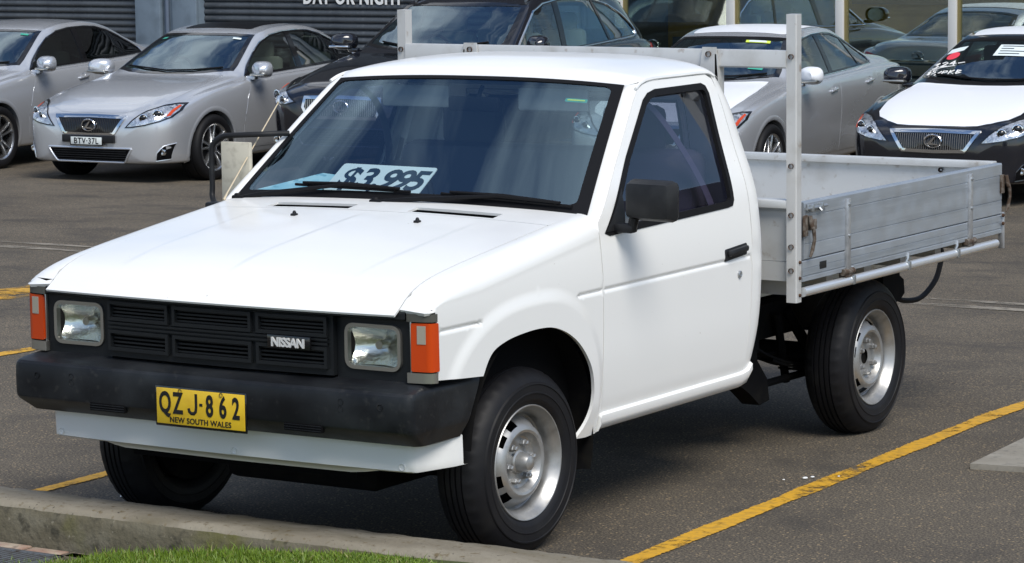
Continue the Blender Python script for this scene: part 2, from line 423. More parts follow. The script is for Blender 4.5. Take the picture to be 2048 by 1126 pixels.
# ------------------------------------------------------------------ ground, kerb, markings
def gz(x, y):
    return -.5*float(sstep(2.5, 15.5, y)) if False else float(np.interp(y, [-3, 3.2, 4.5, 14.0, 15.0, 60], [0, 0, -.035, -.455, -.48, -.5]))
def asphalt():
    m = bpy.data.materials.new('asphalt'); m.use_nodes = True; nt = m.node_tree; b = nt.nodes['Principled BSDF']; L = nt.links
    tcn = nt.nodes.new('ShaderNodeTexCoord')
    def nz(s, d=6, ro=.6):
        n = nt.nodes.new('ShaderNodeTexNoise'); n.inputs['Scale'].default_value = s; n.inputs['Detail'].default_value = d; n.inputs['Roughness'].default_value = ro; L.new(tcn.outputs['Object'], n.inputs['Vector']); return n
    def ramp(fac, els):
        r = nt.nodes.new('ShaderNodeValToRGB'); r.color_ramp.elements[0].position = els[0][0]; r.color_ramp.elements[0].color = (*els[0][1], 1); r.color_ramp.elements[1].position = els[-1][0]; r.color_ramp.elements[1].color = (*els[-1][1], 1)
        for p, c in els[1:-1]: e = r.color_ramp.elements.new(p); e.color = (*c, 1)
        L.new(fac, r.inputs['Fac']); return r
    big = nz(.55, 6, .65); r1 = ramp(big.outputs['Fac'], [(.30, (.076, .065, .051)), (.55, (.104, .090, .070)), (.75, (.132, .114, .089))])
    fine = nz(110, 3, .75); r2 = ramp(fine.outputs['Fac'], [(.33, (.22, .22, .24)), (.50, (.9, .9, .9)), (.66, (2.3, 2.15, 1.9))])
    mul = nt.nodes.new('ShaderNodeMix'); mul.data_type = 'RGBA'; mul.blend_type = 'MULTIPLY'; mul.inputs['Factor'].default_value = 1; L.new(r1.outputs[0], mul.inputs['A']); L.new(r2.outputs[0], mul.inputs['B'])
    vo = nt.nodes.new('ShaderNodeTexVoronoi'); vo.inputs['Scale'].default_value = 78; L.new(tcn.outputs['Object'], vo.inputs['Vector'])
    r3 = ramp(vo.outputs['Distance'], [(.26, (1, 1, 1)), (.40, (0, 0, 0))])
    sel = nt.nodes.new('ShaderNodeSeparateColor'); L.new(vo.outputs['Color'], sel.inputs[0]); gt = nt.nodes.new('ShaderNodeMath'); gt.operation = 'GREATER_THAN'; gt.inputs[1].default_value = .85; L.new(sel.outputs[0], gt.inputs[0])
    mm = nt.nodes.new('ShaderNodeMath'); mm.operation = 'MULTIPLY'; L.new(r3.outputs[0], mm.inputs[0]); L.new(gt.outputs[0], mm.inputs[1])
    st = nt.nodes.new('ShaderNodeMix'); st.data_type = 'RGBA'; L.new(mm.outputs[0], st.inputs['Factor']); L.new(mul.outputs['Result'], st.inputs['A']); st.inputs['B'].default_value = (.33, .25, .15, 1)
    oil = nz(1.7, 8, .68); r4 = ramp(oil.outputs['Fac'], [(.50, (0, 0, 0)), (.72, (.75, .75, .75))])
    o2 = nt.nodes.new('ShaderNodeMix'); o2.data_type = 'RGBA'; L.new(r4.outputs[0], o2.inputs['Factor']); L.new(st.outputs['Result'], o2.inputs['A']); o2.inputs['B'].default_value = (.035, .033, .031, 1)
    L.new(o2.outputs['Result'], b.inputs['Base Color']); b.inputs['Roughness'].default_value = .88; b.inputs['Specular IOR Level'].default_value = .3
    bp = nt.nodes.new('ShaderNodeBump'); bp.inputs['Strength'].default_value = .5; bp.inputs['Distance'].default_value = .003; L.new(fine.outputs['Fac'], bp.inputs['Height']); L.new(bp.outputs['Normal'], b.inputs['Normal'])
    M['asphalt'] = m
asphalt()
def worn(name, col, under, scale=6.0, lo=.44, hi=.56, rough=.7):
    """Painted marking or cement worn through in patches: alpha holes show the asphalt below."""
    m = bpy.data.materials.new(name); m.use_nodes = True; nt = m.node_tree; b = nt.nodes['Principled BSDF']; L = nt.links
    t = nt.nodes.new('ShaderNodeTexCoord'); b.inputs['Roughness'].default_value = rough
    n = nt.nodes.new('ShaderNodeTexNoise'); n.inputs['Scale'].default_value = scale; n.inputs['Detail'].default_value = 10; n.inputs['Roughness'].default_value = .78; L.new(t.outputs['Object'], n.inputs['Vector'])
    r = nt.nodes.new('ShaderNodeMapRange'); r.inputs['From Min'].default_value = lo; r.inputs['From Max'].default_value = hi; nl = nt.nodes.new('ShaderNodeTexNoise'); nl.inputs['Scale'].default_value = .9; nl.inputs['Detail'].default_value = 2; L.new(t.outputs['Object'], nl.inputs['Vector']); ml = nt.nodes.new('ShaderNodeMath'); ml.operation = 'MULTIPLY_ADD'; ml.inputs[1].default_value = .62; L.new(nl.outputs['Fac'], ml.inputs[0]); ad = nt.nodes.new('ShaderNodeMath'); ad.operation = 'ADD'; ml.inputs[2].default_value = -.29; L.new(ml.outputs[0], ad.inputs[0]); L.new(n.outputs['Fac'], ad.inputs[1]); L.new(ad.outputs[0], r.inputs['Value'])
    at = nt.nodes.new('ShaderNodeAttribute'); at.attribute_name = 'edge'; mu = nt.nodes.new('ShaderNodeMath'); mu.operation = 'SUBTRACT'; L.new(at.outputs['Fac'], mu.inputs[0])
    n3 = nt.nodes.new('ShaderNodeTexNoise'); n3.inputs['Scale'].default_value = 55; n3.inputs['Detail'].default_value = 6; L.new(t.outputs['Object'], n3.inputs['Vector']); L.new(n3.outputs['Fac'], mu.inputs[1])
    r5 = nt.nodes.new('ShaderNodeMapRange'); r5.inputs['From Min'].default_value = -.12; r5.inputs['From Max'].default_value = .02; L.new(mu.outputs[0], r5.inputs['Value'])
    mn = nt.nodes.new('ShaderNodeMath'); mn.operation = 'MINIMUM'; L.new(r.outputs['Result'], mn.inputs[0]); L.new(r5.outputs['Result'], mn.inputs[1]); L.new(mn.outputs[0], b.inputs['Alpha'])
    n2 = nt.nodes.new('ShaderNodeTexNoise'); n2.inputs['Scale'].default_value = 30; n2.inputs['Detail'].default_value = 6; L.new(t.outputs['Object'], n2.inputs['Vector'])
    x = nt.nodes.new('ShaderNodeMix'); x.data_type = 'RGBA'; x.inputs['A'].default_value = (*col, 1); x.inputs['B'].default_value = (*under, 1)
    r2 = nt.nodes.new('ShaderNodeMapRange'); r2.inputs['From Min'].default_value = .45; r2.inputs['From Max'].default_value = .75; L.new(n2.outputs['Fac'], r2.inputs['Value']); L.new(r2.outputs['Result'], x.inputs['Factor']); L.new(x.outputs['Result'], b.inputs['Base Color'])
    M[name] = m
worn('yellow_line', (.62, .33, .018), (.36, .21, .03), 5.5, .36, .47)
worn('yellow_line_worn', (.60, .32, .02), (.38, .22, .04), 5, .42, .56)
worn('cement_strip', (.27, .24, .19), (.17, .15, .12), 6, .36, .62, .9)
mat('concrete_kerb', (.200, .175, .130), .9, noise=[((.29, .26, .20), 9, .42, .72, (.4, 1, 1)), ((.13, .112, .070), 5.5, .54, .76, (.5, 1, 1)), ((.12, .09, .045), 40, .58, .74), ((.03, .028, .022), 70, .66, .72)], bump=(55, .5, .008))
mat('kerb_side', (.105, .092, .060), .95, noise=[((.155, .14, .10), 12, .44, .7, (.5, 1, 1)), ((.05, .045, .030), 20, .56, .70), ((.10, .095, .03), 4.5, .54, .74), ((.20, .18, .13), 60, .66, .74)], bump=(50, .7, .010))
mat('concrete_slab', (.24, .22, .18), .9, noise=[((.30, .28, .235), 5, .45, .7), ((.15, .14, .12), 30, .55, .75)], bump=(40, .4, .006))
mat('brick_paver', (.30, .19, .14), .9, noise=[((.40, .33, .25), 12, .42, .62), ((.10, .075, .06), 18, .58, .7)], bump=(40, .5, .006))
mat('grate_iron', (.16, .17, .18), .55, .6, noise=[((.08, .06, .045), 30, .5, .7)], bump=(60, .2, .003))
mat('soil', (.060, .075, .018), .95, noise=[((.06, .045, .022), 9, .45, .7)], bump=(30, .6, .01))
def gblade():
    m = bpy.data.materials.new('grass'); m.use_nodes = True; nt = m.node_tree; b = nt.nodes['Principled BSDF']; at = nt.nodes.new('ShaderNodeAttribute'); at.attribute_name = 'tint'
    r = nt.nodes.new('ShaderNodeValToRGB'); r.color_ramp.elements[0].color = (.050, .12, .010, 1); r.color_ramp.elements[1].color = (.30, .25, .10, 1); e = r.color_ramp.elements.new(.55); e.color = (.135, .205, .014, 1); e = r.color_ramp.elements.new(.85); e.color = (.15, .24, .02, 1)
    nt.links.new(at.outputs['Fac'], r.inputs['Fac']); nt.links.new(r.outputs[0], b.inputs['Base Color']); b.inputs['Roughness'].default_value = .5
    b.inputs['Subsurface Weight'].default_value = 0; M['grass'] = m
gblade()
# ground sheet: flat under the truck, falling gently towards the far cars, large enough for the horizon
ys = [-120, -40, -10, -3, 0, 1.5, 3.2, 4.5, 6, 8, 10, 12, 14, 15, 17, 20, 30, 80, 200]; xs = [-200, -60, -25, -15, -8, -4, -2, 0, 2, 4, 8, 20, 60, 200]
b = B(); b.grid([[(x, y, gz(x, y)) for x in xs] for y in ys]); tag(b.obj('ground', 'asphalt', angle=80), kind='structure')
def strip(name, pts, w, m, lift, n=40, kind='structure', wob=0.0):
    """A marking laid 4 mm over the ground along a line of points, with an 'edge' attribute for ragged edges."""
    P = [np.array(p, float) for p in pts]; d = np.cumsum([0]+[np.linalg.norm(P[i+1]-P[i]) for i in range(len(P)-1)]); V = []; F = []; E = []
    for i in range(n+1):
        s = d[-1]*i/n; p = np.array([np.interp(s, d, [q[k] for q in P]) for k in (0, 1)]); q = np.array([np.interp(min(s+.05, d[-1]), d, [q[k] for q in P]) for k in (0, 1)])-np.array([np.interp(max(0, s-.05), d, [q[k] for q in P]) for k in (0, 1)])
        q /= np.linalg.norm(q); nn = np.array([q[1], -q[0]])
        ww = w*(1+wob*math.sin(s*7.1)+wob*.6*math.sin(s*17.3+1))
        for j, t in enumerate((-.5, -.36, 0, .36, .5)):
            x, y = p+nn*ww*t; V.append((x, y, gz(x, y)+lift)); E.append((.30, .75, 1, .75, .30)[j])
    for i in range(n):
        for j in range(4): F.append([i*5+j, i*5+j+1, i*5+j+6, i*5+j+5])
    me = mesh(name, V, F, m, smooth=False); a = me.attributes.new('edge', 'FLOAT', 'POINT'); a.data.foreach_set('value', E)
    o = link(bpy.data.objects.new(name, me)); tag(o, kind=kind); return o
strip('parking_line', [(1.165, -.50), (1.135, -.02), (1.09, 1.5), (1.03, 3.6), (.93, 7.0)], .092, 'yellow_line', .004, 60, wob=.10)
strip('parking_line', [(-1.40, -.50), (-1.40, .3), (-1.44, 2.0), (-1.52, 6.0)], .075, 'yellow_line_worn', .004, 50, wob=.1)
strip('parking_line', [(-4.06, .5), (-3.87, 2.60), (-3.82, 3.1), (-3.7, 6)], .10, 'yellow_line', .004, 40, wob=.1)
strip('parking_line', [(-5.55, 2.5), (-5.64, 4.55), (-5.72, 6.5)], .44, 'yellow_line_worn', .004, 40, wob=.15)
strip('cement_joint', [(-16, 7.05), (-6.9, 7.22), (-1.2, 7.38), (3, 7.45)], .15, 'cement_strip', .004, 80, wob=.25)
strip('cement_joint', [(-16, 7.38), (-6.9, 7.55), (-1.2, 7.72), (3, 7.8)], .11, 'cement_strip', .004, 80, wob=.3)
# concrete kerb along the front of the bay
cs = [(-.782, -.06), (-.780, .02), (-.772, .09), (-.757, .122), (-.738, .137), (-.715, .142), (-.60, .140), (-.545, .136), (-.532, .122), (-.526, .06), (-.526, -.06)]
rng = np.random.default_rng(3); rows = []; xk = np.linspace(-6, 7, 330)
nz1 = np.convolve(rng.normal(0, 1, 350), np.ones(9)/9, 'same')[:330]; nz2 = np.convolve(rng.normal(0, 1, 350), np.ones(3)/3, 'same')[:330]
for i, x in enumerate(xk):
    row = []
    for j, (y, z) in enumerate(cs):
        wobble = (nz1[i]*.004+nz2[i]*.002)*(1 if 2 <= j <= 8 else .5); row.append((x, y+wobble*(.7 if j < 6 else .5)+.012*float(sstep(1, 3, x)), z+wobble*.5+rng.normal(0, .0012)))
    if min(abs(x+1.55), abs(x-.27), abs(x-2.1)) < .012: row = [(a, c-.004*(j > 4)+.006*(j <= 4), d-.007*(2 < j < 9)) for j, (a, c, d) in enumerate(row)]
    rows.append(row)
b = B(); nr = len(rows); b.grid(rows)
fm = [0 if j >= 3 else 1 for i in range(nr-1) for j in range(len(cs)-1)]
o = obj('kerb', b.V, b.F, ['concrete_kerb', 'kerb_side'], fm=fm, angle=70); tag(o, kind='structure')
# verge: soil, grass, pavers round a drain grate
def vz(x): return float(np.interp(x, [-1.2, -.56, -.50, -.3, .2, .6, 1.0], [-.030, -.026, -.004, .020, .080, .117, .130]))
b = B(); b.grid([[(x, y, vz(x)) for x in (-60, -6, -1.2, -.56, -.50, -.3, .2, .6, 1.0, 6, 60)] for y in (-60, -12, -.76)]); tag(b.obj('verge', 'soil', smooth=False), kind='structure')
b = B()
rg = np.random.default_rng(5); V = []; F = []; tint = []
N = 60000
for i in range(N):
    x = rg.uniform(-1.05, .95); y = -.785-abs(rg.normal(0, .20))-rg.uniform(0, .10) if rg.random() < .75 else rg.uniform(-1.5, -.785)
    if x < -.48+.12*rg.random()-.25*(y < -.97) and y > -1.14+.05*rg.random(): continue
    if y > -.80 and rg.random() < .3: continue
    if x > .75 and rg.random() < (x-.75)/.2: continue
    h = rg.uniform(.010, .027)*(1.0+.9*(rg.random() < .12))*(1-.30*float(sstep(.1, .6, x))); a = rg.uniform(0, 2*PI); w = rg.uniform(.0012, .0026); lx, ly = rg.normal(0, .014, 2); ca, sa = math.cos(a)*w, math.sin(a)*w; o0 = len(V)
    g0 = vz(x)-.002; V += [(x-ca, y-sa, g0), (x+ca, y+sa, g0), (x+ca*.8+lx*.4, y+sa*.8+ly*.4, g0+h*.6), (x-ca*.8+lx*.4, y-sa*.8+ly*.4, g0+h*.6), (x+lx, y+ly, g0+h)]
    F += [[o0, o0+1, o0+2, o0+3], [o0+3, o0+2, o0+4]]; tint += [min(1, max(0, rg.normal(.5, .2)+(.35 if rg.random() < .07 else 0)))]*5
me = mesh('grass', V, F, 'grass', smooth=False, recalc=False); at = me.attributes.new('tint', 'FLOAT', 'POINT'); at.data.foreach_set('value', tint); tag(link(bpy.data.objects.new('grass', me)), 'short bright green grass along the foot of the concrete kerb', 'grass', kind='stuff')
PV = empty('paver_surround', (-.75, -.86, 0), label='pinkish brick pavers round the iron drain grate by the kerb', cat='pavers')
for k in range(6):
    x0 = -1.25+k*.165
    for r, (y0, y1) in enumerate(((-.845, -.786), (-1.20, -1.13))):
        q = B(); q.box((x0+.004+.75, y0+.86, -.03), (x0+.158+.75, y1+.86, .004+.003*((k*7+r*3) % 4)-.004), .006); q.obj('brick', 'brick_paver', PV)
GR = empty('drain_grate', (-.80, -.98, 0), label='grey iron drain grate with slanted slots in the grass corner', cat='drain grate')
gx0, gx1, gy0, gy1 = -.45, .235, -.14, .125
q = B(); q.box((gx0, gy0, -.03), (gx1, gy0+.02, .006), .002); q.box((gx0, gy1-.02, -.03), (gx1, gy1, .006), .002); q.box((gx0, gy0, -.03), (gx0+.02, gy1, .006), .002); q.box((gx1-.03, gy0, -.03), (gx1, gy1, .006), .002); q.obj('frame', 'grate_iron', GR)
for k in range(26):
    x = gx0+.03+k*.025
    if x > gx1-.05: break
    q = B(); q.prism([(x, gy0+.01), (x+.012, gy0+.01), (x+.042, gy1-.01), (x+.030, gy1-.01)], -.025, .004, 'z'); q.obj('bar', 'grate_iron', GR, smooth=False)
q = B(); q.box((gx0, gy0, -.10), (gx1, gy1, -.09)); q.obj('pit', 'matt_black', GR)
# concrete slab end at the right
q = B(); q.prism([(1.445, 2.045), (1.70, 2.085), (3.4, 2.30), (3.0, 5.0), (2.3, 4.9), (1.40, 2.76)], -.02, .022, 'z')
o = obj('concrete_slab', q.V, q.F, 'concrete_slab', smooth=False); tag(o, 'pale concrete slab corner lying on the asphalt right of the yellow line', 'concrete slab')
for i, (x, y, r) in enumerate(((.985, 1.568, .008), (1.0, 1.60, .006), (.93, 1.50, .004), (1.08, 1.66, .004), (1.33, 2.95, .008), (1.42, 3.10, .008), (-1.05, .05, .010))):
    q = B(); q.lathe([(0, r*1.3), (r*.4, r), (r*.5, 0)], (0, 0, 0), 'z', 7); q.V = [(x+a*(1+.5*math.sin(3*b_)), y+b_*1.2, .004+c) for a, b_, c in q.V]
    tag(q.obj('litter_scrap', 'letter_white' if i != 5 else 'letter_black'), ('largest white litter scrap left of the middle of the yellow line', 'white litter scrap just beyond the largest one by the yellow line', 'tiny white litter scrap nearest the truck beside the yellow line', 'small white litter scrap touching the yellow line', 'white litter scrap near the far end of the concrete slab', 'dark litter scrap on the asphalt beyond the concrete slab', 'white litter scrap between the front wheels by the kerb')[i], 'litter')
# ------------------------------------------------------------------ the white utility truck
T = empty('utility_truck', (0, 0, 0), label='white single cab utility truck with aluminium tray and a price sign in its windscreen', cat='truck')
tumble = pchip([.33, .40, .46, .65, .84, 1.05, 1.28, 1.53], [.785, .797, .809, .824, .826, .808, .735, .652])
def sidex(y, z):
    y = np.asarray(y, float); z = np.asarray(z, float)
    x = tumble(z)
    dy = (y+.06); a = np.where(dy < 0, .60, .42); s = (np.abs(dy/a)**2.5+np.abs((z-.38)/.489)**2.5)**.4
    x = x+.009*sstep(1.05, .945, s)*sstep(.30, .42, z)
    zl = .842+.007*(y-.2)/1.35
    on = np.where(y > .19, 1.0, np.where((y > -.65) & (y < -.41), 1.0, 0.0))
    zl = np.where(y < 0, .827, zl)
    x = x-on*.007*np.exp(-((z-zl)/.0055)**2)
    return x
def groove(y0, y1, n=60):
    out = []
    for y in np.linspace(y0, y1, n):
        zl = .827 if y < 0 else .842+.007*(y-.2)/1.35
        for d in (-.016, -.008, -.004, 0, .004, .008, .016): out.append((y, zl+d))
    return out
def flare_pts():
    out = []
    for s in (.94, .965, .99, 1.015, 1.04, 1.06):
        for t in np.linspace(.05, PI-.12, 96):
            c, q = math.cos(t), math.sin(t); dy = math.copysign(abs(c)**.8, c)*(.42 if c > 0 else .60)*s; dz = q**.8*.489*s
            out.append((-.06+dy, .38+dz))
    return out
def side(y, z): return stack(sidex(y, z), y, z)
# bonnet heights along the shut line and the fender shoulder
zb = pchip([-.76, -.735, -.707, -.66, -.60, -.546, -.4, -.243, .0, .173, .35, .45], [.872, .884, .902, .936, .962, .977, 1.002, 1.023, 1.054, 1.075, 1.097, 1.108])
def fender(y, w):
    y = np.asarray(y, float); w = np.asarray(w, float); dr = np.interp(y, [-.72, -.66, -.55, -.40], [.014, .030, .058, .075]); zs = zb(y)-dr; L = dr*1.6
    ph = np.clip((w-zs)/L, 0, 1)*PI/2; xs = sidex(y, np.minimum(w, zs))
    taper = .055*sstep(-.55, -.72, y)*sstep(.74, .90, w)*0
    x = np.where(w > zs, .715+(xs-.715)*np.cos(ph)**.9, xs)-taper; z = np.where(w > zs, zs+dr*np.sin(ph), w)
    return stack(x, y, z)
arch = [(-.415, .655), (-.385, .70), (-.346, .731), (-.28, .75), (-.209, .760), (-.10, .766), (0, .761), (.075, .742), (.138, .714), (.19, .68), (.236, .636), (.27, .59), (.29, .543), (.30, .49), (.294, .438), (.27, .39), (.225, .347)]
fdr = lambda y: float(np.interp(y, [-.72, -.66, -.55, -.40], [.014, .030, .058, .075]))
ftop = [(y, float(zb(y))+.6*fdr(y)) for y in np.linspace(.385, -.712, 30)]
arch = catmull(arch, 4)
fo = [(-.668, .675)]+arch+[(.29, .342), (.357, .346), (.357, 1.02)]+ftop+[(-.712, float(zb(-.712))-.006), (-.700, .892), (-.676, .892), (-.670, .882), (-.668, .80)]
ex = groove(-.64, -.415, 14)+groove(.2, .352, 10)+flare_pts()+[(y, float(zb(y))-fdr(y)+fdr(y)*1.6*k/8) for y in np.linspace(-.70, .375, 64) for k in range(-2, 8)]
fen = panel('fender', fo, fender, 'white_paint', T, .035, out=(1, 0, .3), extra=ex, rim=.012)
fen2 = panel('fender', fo, mfn(fender), 'white_paint', T, .035, out=(-1, 0, .3), extra=ex, rim=.012)
# bonnet
def bonnet(x, v):
    x = np.asarray(x, float); v = np.asarray(v, float); k = 1-(x/.715)**2
    z = zb(v)+.018*k*sstep(-.72, -.35, v)
    for c, s in ((-.02, 1), (.46, -.8), (-.47, .8)):
        z = z+.0022*s*(sstep(c-.016, c+.016, x)-sstep(c-.02, c+.36, x) if s > 0 else sstep(c-.36, c+.02, x)-sstep(c-.016, c+.016, x))*sstep(-.66, -.50, v)*sstep(.17, .05, v)*.9
    return stack(x, v-.032*k*sstep(-.30, -.68, v), z)
bo = [(-.711, -.737), (.711, -.737), (.711, .186), (-.711, .186)]
panel('bonnet', bo, bonnet, 'white_paint', T, .03, out=(0, -.2, 1), rim=.007, extra=[(c+d, v) for c in (-.02, .46, -.47) for d in (-.016, -.008, 0, .008, .016) for v in np.linspace(-.7, .17, 30)])
def cowl(x, v): 
    p = bonnet(x, v); return p
vent = [(.125, .205), (.48, .205), (.48, .272), (.125, .272)]
cw = panel('cowl', [(-.711, .191), (.711, .191), (.725, .368), (-.725, .368)], cowl, 'white_paint', T, .04, holes=[vent, [(-a, b) for a, b in vent]], out=(0, 0, 1), rim=.03)
for s in (1, -1):
    b = B(); b.add([(s*.12, .20, 1.068), (s*.485, .20, 1.055), (s*.485, .28, 1.066), (s*.12, .28, 1.078)], [[0, 1, 2, 3]])
    for k in range(7):
        v = .212+k*.0085; p = cowl([.128, .478], [v, v]); b.add([(s*p[0][0], p[0][1], p[0][2]-.006), (s*p[1][0], p[1][1], p[1][2]-.006), (s*p[1][0], p[1][1]+.002, p[1][2]-.016), (s*p[0][0], p[0][1]+.002, p[0][2]-.016)], [[0, 1, 2, 3]])
    b.obj('cowl_vent', 'matt_black', T, smooth=False)
    q = cowl([s*.26], [.072])[0]; n = B(); n.box((-.010, -.013, -.003), (.010, .009, .007), .003).lathe([(-.003, .008), (.010, .007), (.016, .004), (.017, 0)], (0, -.001, 0), 'z', 12)
    n.xf(Matrix.Translation(q)).obj('washer_nozzle', 'black_plastic', T)
# windscreen
def ws(u, v):
    u = np.asarray(u, float); v = np.asarray(v, float); o = .028*(1-np.abs(u)**2.4)+.004*np.sin(PI*v)
    return stack(u*(.754-.136*v), .381+.492*v-.642*o, 1.095+.412*v+.766*o)
gin = roundpoly([(-.968, .050), (.930, .055), (.930, .972), (-.970, .972)], .05, 5)
SC = panel('windscreen', [(-.985, .012), (.985, .012), (.985, .99), (-.985, .99)], ws, 'screen_glass', T, .08, out=(0, -.6, .8), rim=0)
panel('windscreen_seal', [(-.998, -.01), (.998, -.01), (.998, 1.0), (-.998, 1.0)], ws, 'seal', SC, .05, holes=[gin], out=(0, -.6, .8), off=.003, rim=.012)
# roof
zc = pchip([.85, .95, 1.05, 1.2, 1.35, 1.44, 1.50, 1.55], [1.53, 1.564, 1.579, 1.590, 1.592, 1.588, 1.574, 1.535])
zr = pchip([.85, .95, 1.1, 1.4, 1.48, 1.56], [1.505, 1.521, 1.527, 1.527, 1.514, 1.48])
def roof(t, v):
    t = np.asarray(t, float); v = np.asarray(v, float); a = np.abs(t); yf = .873-.019*(1-t*t); y = yf+(1.552-.03*a**3-yf)*v
    w = .618+.038*sstep(0, .13, v)-.012*sstep(.85, 1, v); z1 = zr(y)+(zc(y)-zr(y))*(np.maximum(0, 1-a**3.2))**.62; z0 = 1.507+.0235*(1-t*t)
    k = sstep(0, .10, v)
    return stack(t*w, y, z0*(1-k)+z1*k)
ts = [-1, -.995, -.985, -.97, -.94, -.9, -.85, -.78, -.7, -.6, -.45, -.3, -.15, 0]; ts = ts+[-t for t in ts[-2::-1]]
vs = list(np.linspace(0, .2, 9))+list(np.linspace(.25, .85, 13))+list(np.linspace(.88, 1, 7))
b = B(); b.grid([[tuple(p) for p in roof(np.array(ts), np.full(len(ts), v))] for v in vs])
RF = b.obj('roof', 'white_paint', T, angle=60)
# door with its window opening
rearline = [(1.458, 1.40), (1.458, 1.24), (1.455, 1.05), (1.450, .884), (1.438, .6), (1.425, .47), (1.41, .412)]
dtop = [(.365, 1.075), (.40, 1.098), (.628, 1.285), (.83, 1.455), (.88, 1.490), (.93, 1.510), (1.0, 1.519), (1.40, 1.519), (1.44, 1.50), (1.455, 1.46)]
door_o = [(.363, .412)]+[(.363, .7), (.363, .95)]+dtop+rearline
win_o = [(.405, 1.035), (.675, 1.272), (.90, 1.452), (.945, 1.474), (1.00, 1.484), (1.345, 1.486), (1.372, 1.476), (1.383, 1.45), (1.338, 1.066), (1.325, 1.048), (1.29, 1.044), (.43, 1.026)]
win_g = inset(win_o, .020)
ex = groove(.37, 1.448, 60)+flare_pts()
trim_o = inset(door_o, .03)
for mf, s in ((lambda f: f, 1), (mfn, -1)):
    D = panel('door', door_o, mf(side), 'white_paint', T, .04, holes=[win_o], out=(s, 0, .2), extra=ex, rim=.02)
    panel('window', inset(win_o, .012), mf(side), 'tint_glass', D, .08, out=(s, 0, .2), off=-.012, rim=0)
    panel('window_seal', inset(win_o, -.004), mf(side), 'seal', D, .03, holes=[win_g], out=(s, 0, .2), off=.003, rim=.016)
    panel('door_trim', [(.37, .43), (.37, 1.03), (.5, 1.05), (1.42, 1.05), (1.44, .9), (1.42, .43)], mf(side), 'trim_grey', D, .12, out=(s, 0, .2), off=-.05, rim=0)
    sail = [(.402, 1.032), (.60, 1.206), (.60, 1.21), (.53, 1.036)]
    panel('mirror_sail', [(.408, 1.037), (.565, 1.172), (.53, 1.036)], mf(side), 'black_plastic', D, .05, out=(s, 0, .2), off=.006, rim=.012)
    # handle, lock
    h = B(); h.box((-.085, -.022, -.006), (.085, .022, .004), .006); h.box((-.075, -.006, .002), (.070, .018, .022), .009)
    x0 = float(tumble(.873)); Mh = Matrix(((0, 0, s, s*x0), (1, 0, 0, 1.322), (.06, 1, 0, .874), (0, 0, 0, 1)))
    h.xf(Mh).obj('handle', 'black_plastic', D)
    k = B(); k.lathe([(-.004, .013), (.006, .013), (.008, .010), (.006, .004), (.006, 0)], (s*float(tumble(.79)), 1.347, .79), 'x', 16)
    k.xf(Matrix.Identity(4)).obj('lock', 'zinc', D)
# cab rear corner, rear wall
yr = pchip([.36, .413, .6, .746, 1.08, 1.36, 1.47, 1.53], [1.478, 1.492, 1.540, 1.556, 1.560, 1.552, 1.522, 1.49])
zz = list(np.linspace(.385, 1.515, 30))
def corner_rows(s):
    rows = []
    for z in zz:
        x = float(tumble(z)); y = float(yr(z)); y0 = min(y-.05, float(np.interp(z, [.41, .6, .884, 1.05, 1.24, 1.42, 1.53], [1.415, 1.443, 1.455, 1.460, 1.463, 1.462, 1.44])))
        zl = .8485; g = .007*math.exp(-((z-zl)/.012)**2)
        rows.append([(s*(x-.03), y0, z), (s*(x-g), y0, z), (s*(x-.001-g), (y0+y-.03)/2, z), (s*(x-.003-g), y-.03, z), (s*(x-.010), y-.014, z), (s*(x-.024), y-.004, z), (s*(x-.05), y, z), (s*(x-.12), y+.003, z)])
    return rows
for s in (1, -1): B().grid(corner_rows(s)).obj('cab_corner', 'white_paint', T, angle=60)
def rearwall(x, z): return stack(x, yr(z)+.003+0*x, z)
rw = [(-.50, 1.13), (.50, 1.13), (.47, 1.42), (-.47, 1.42)]
RWp = panel('cab_rear_wall', [(-.70, .45), (.70, .45), (.70, 1.05), (.56, 1.50), (-.56, 1.50), (-.70, 1.05)], rearwall, 'white_paint', T, .1, holes=[rw], out=(0, 1, 0), rim=.02)
panel('rear_window', rw, rearwall, 'car_side_glass', RWp, .2, out=(0, 1, 0), off=-.005, rim=0)
panel('rear_window_seal', inset(rw, -.015), rearwall, 'seal', RWp, .1, holes=[inset(rw, .02)], out=(0, 1, 0), off=.004, rim=.01)
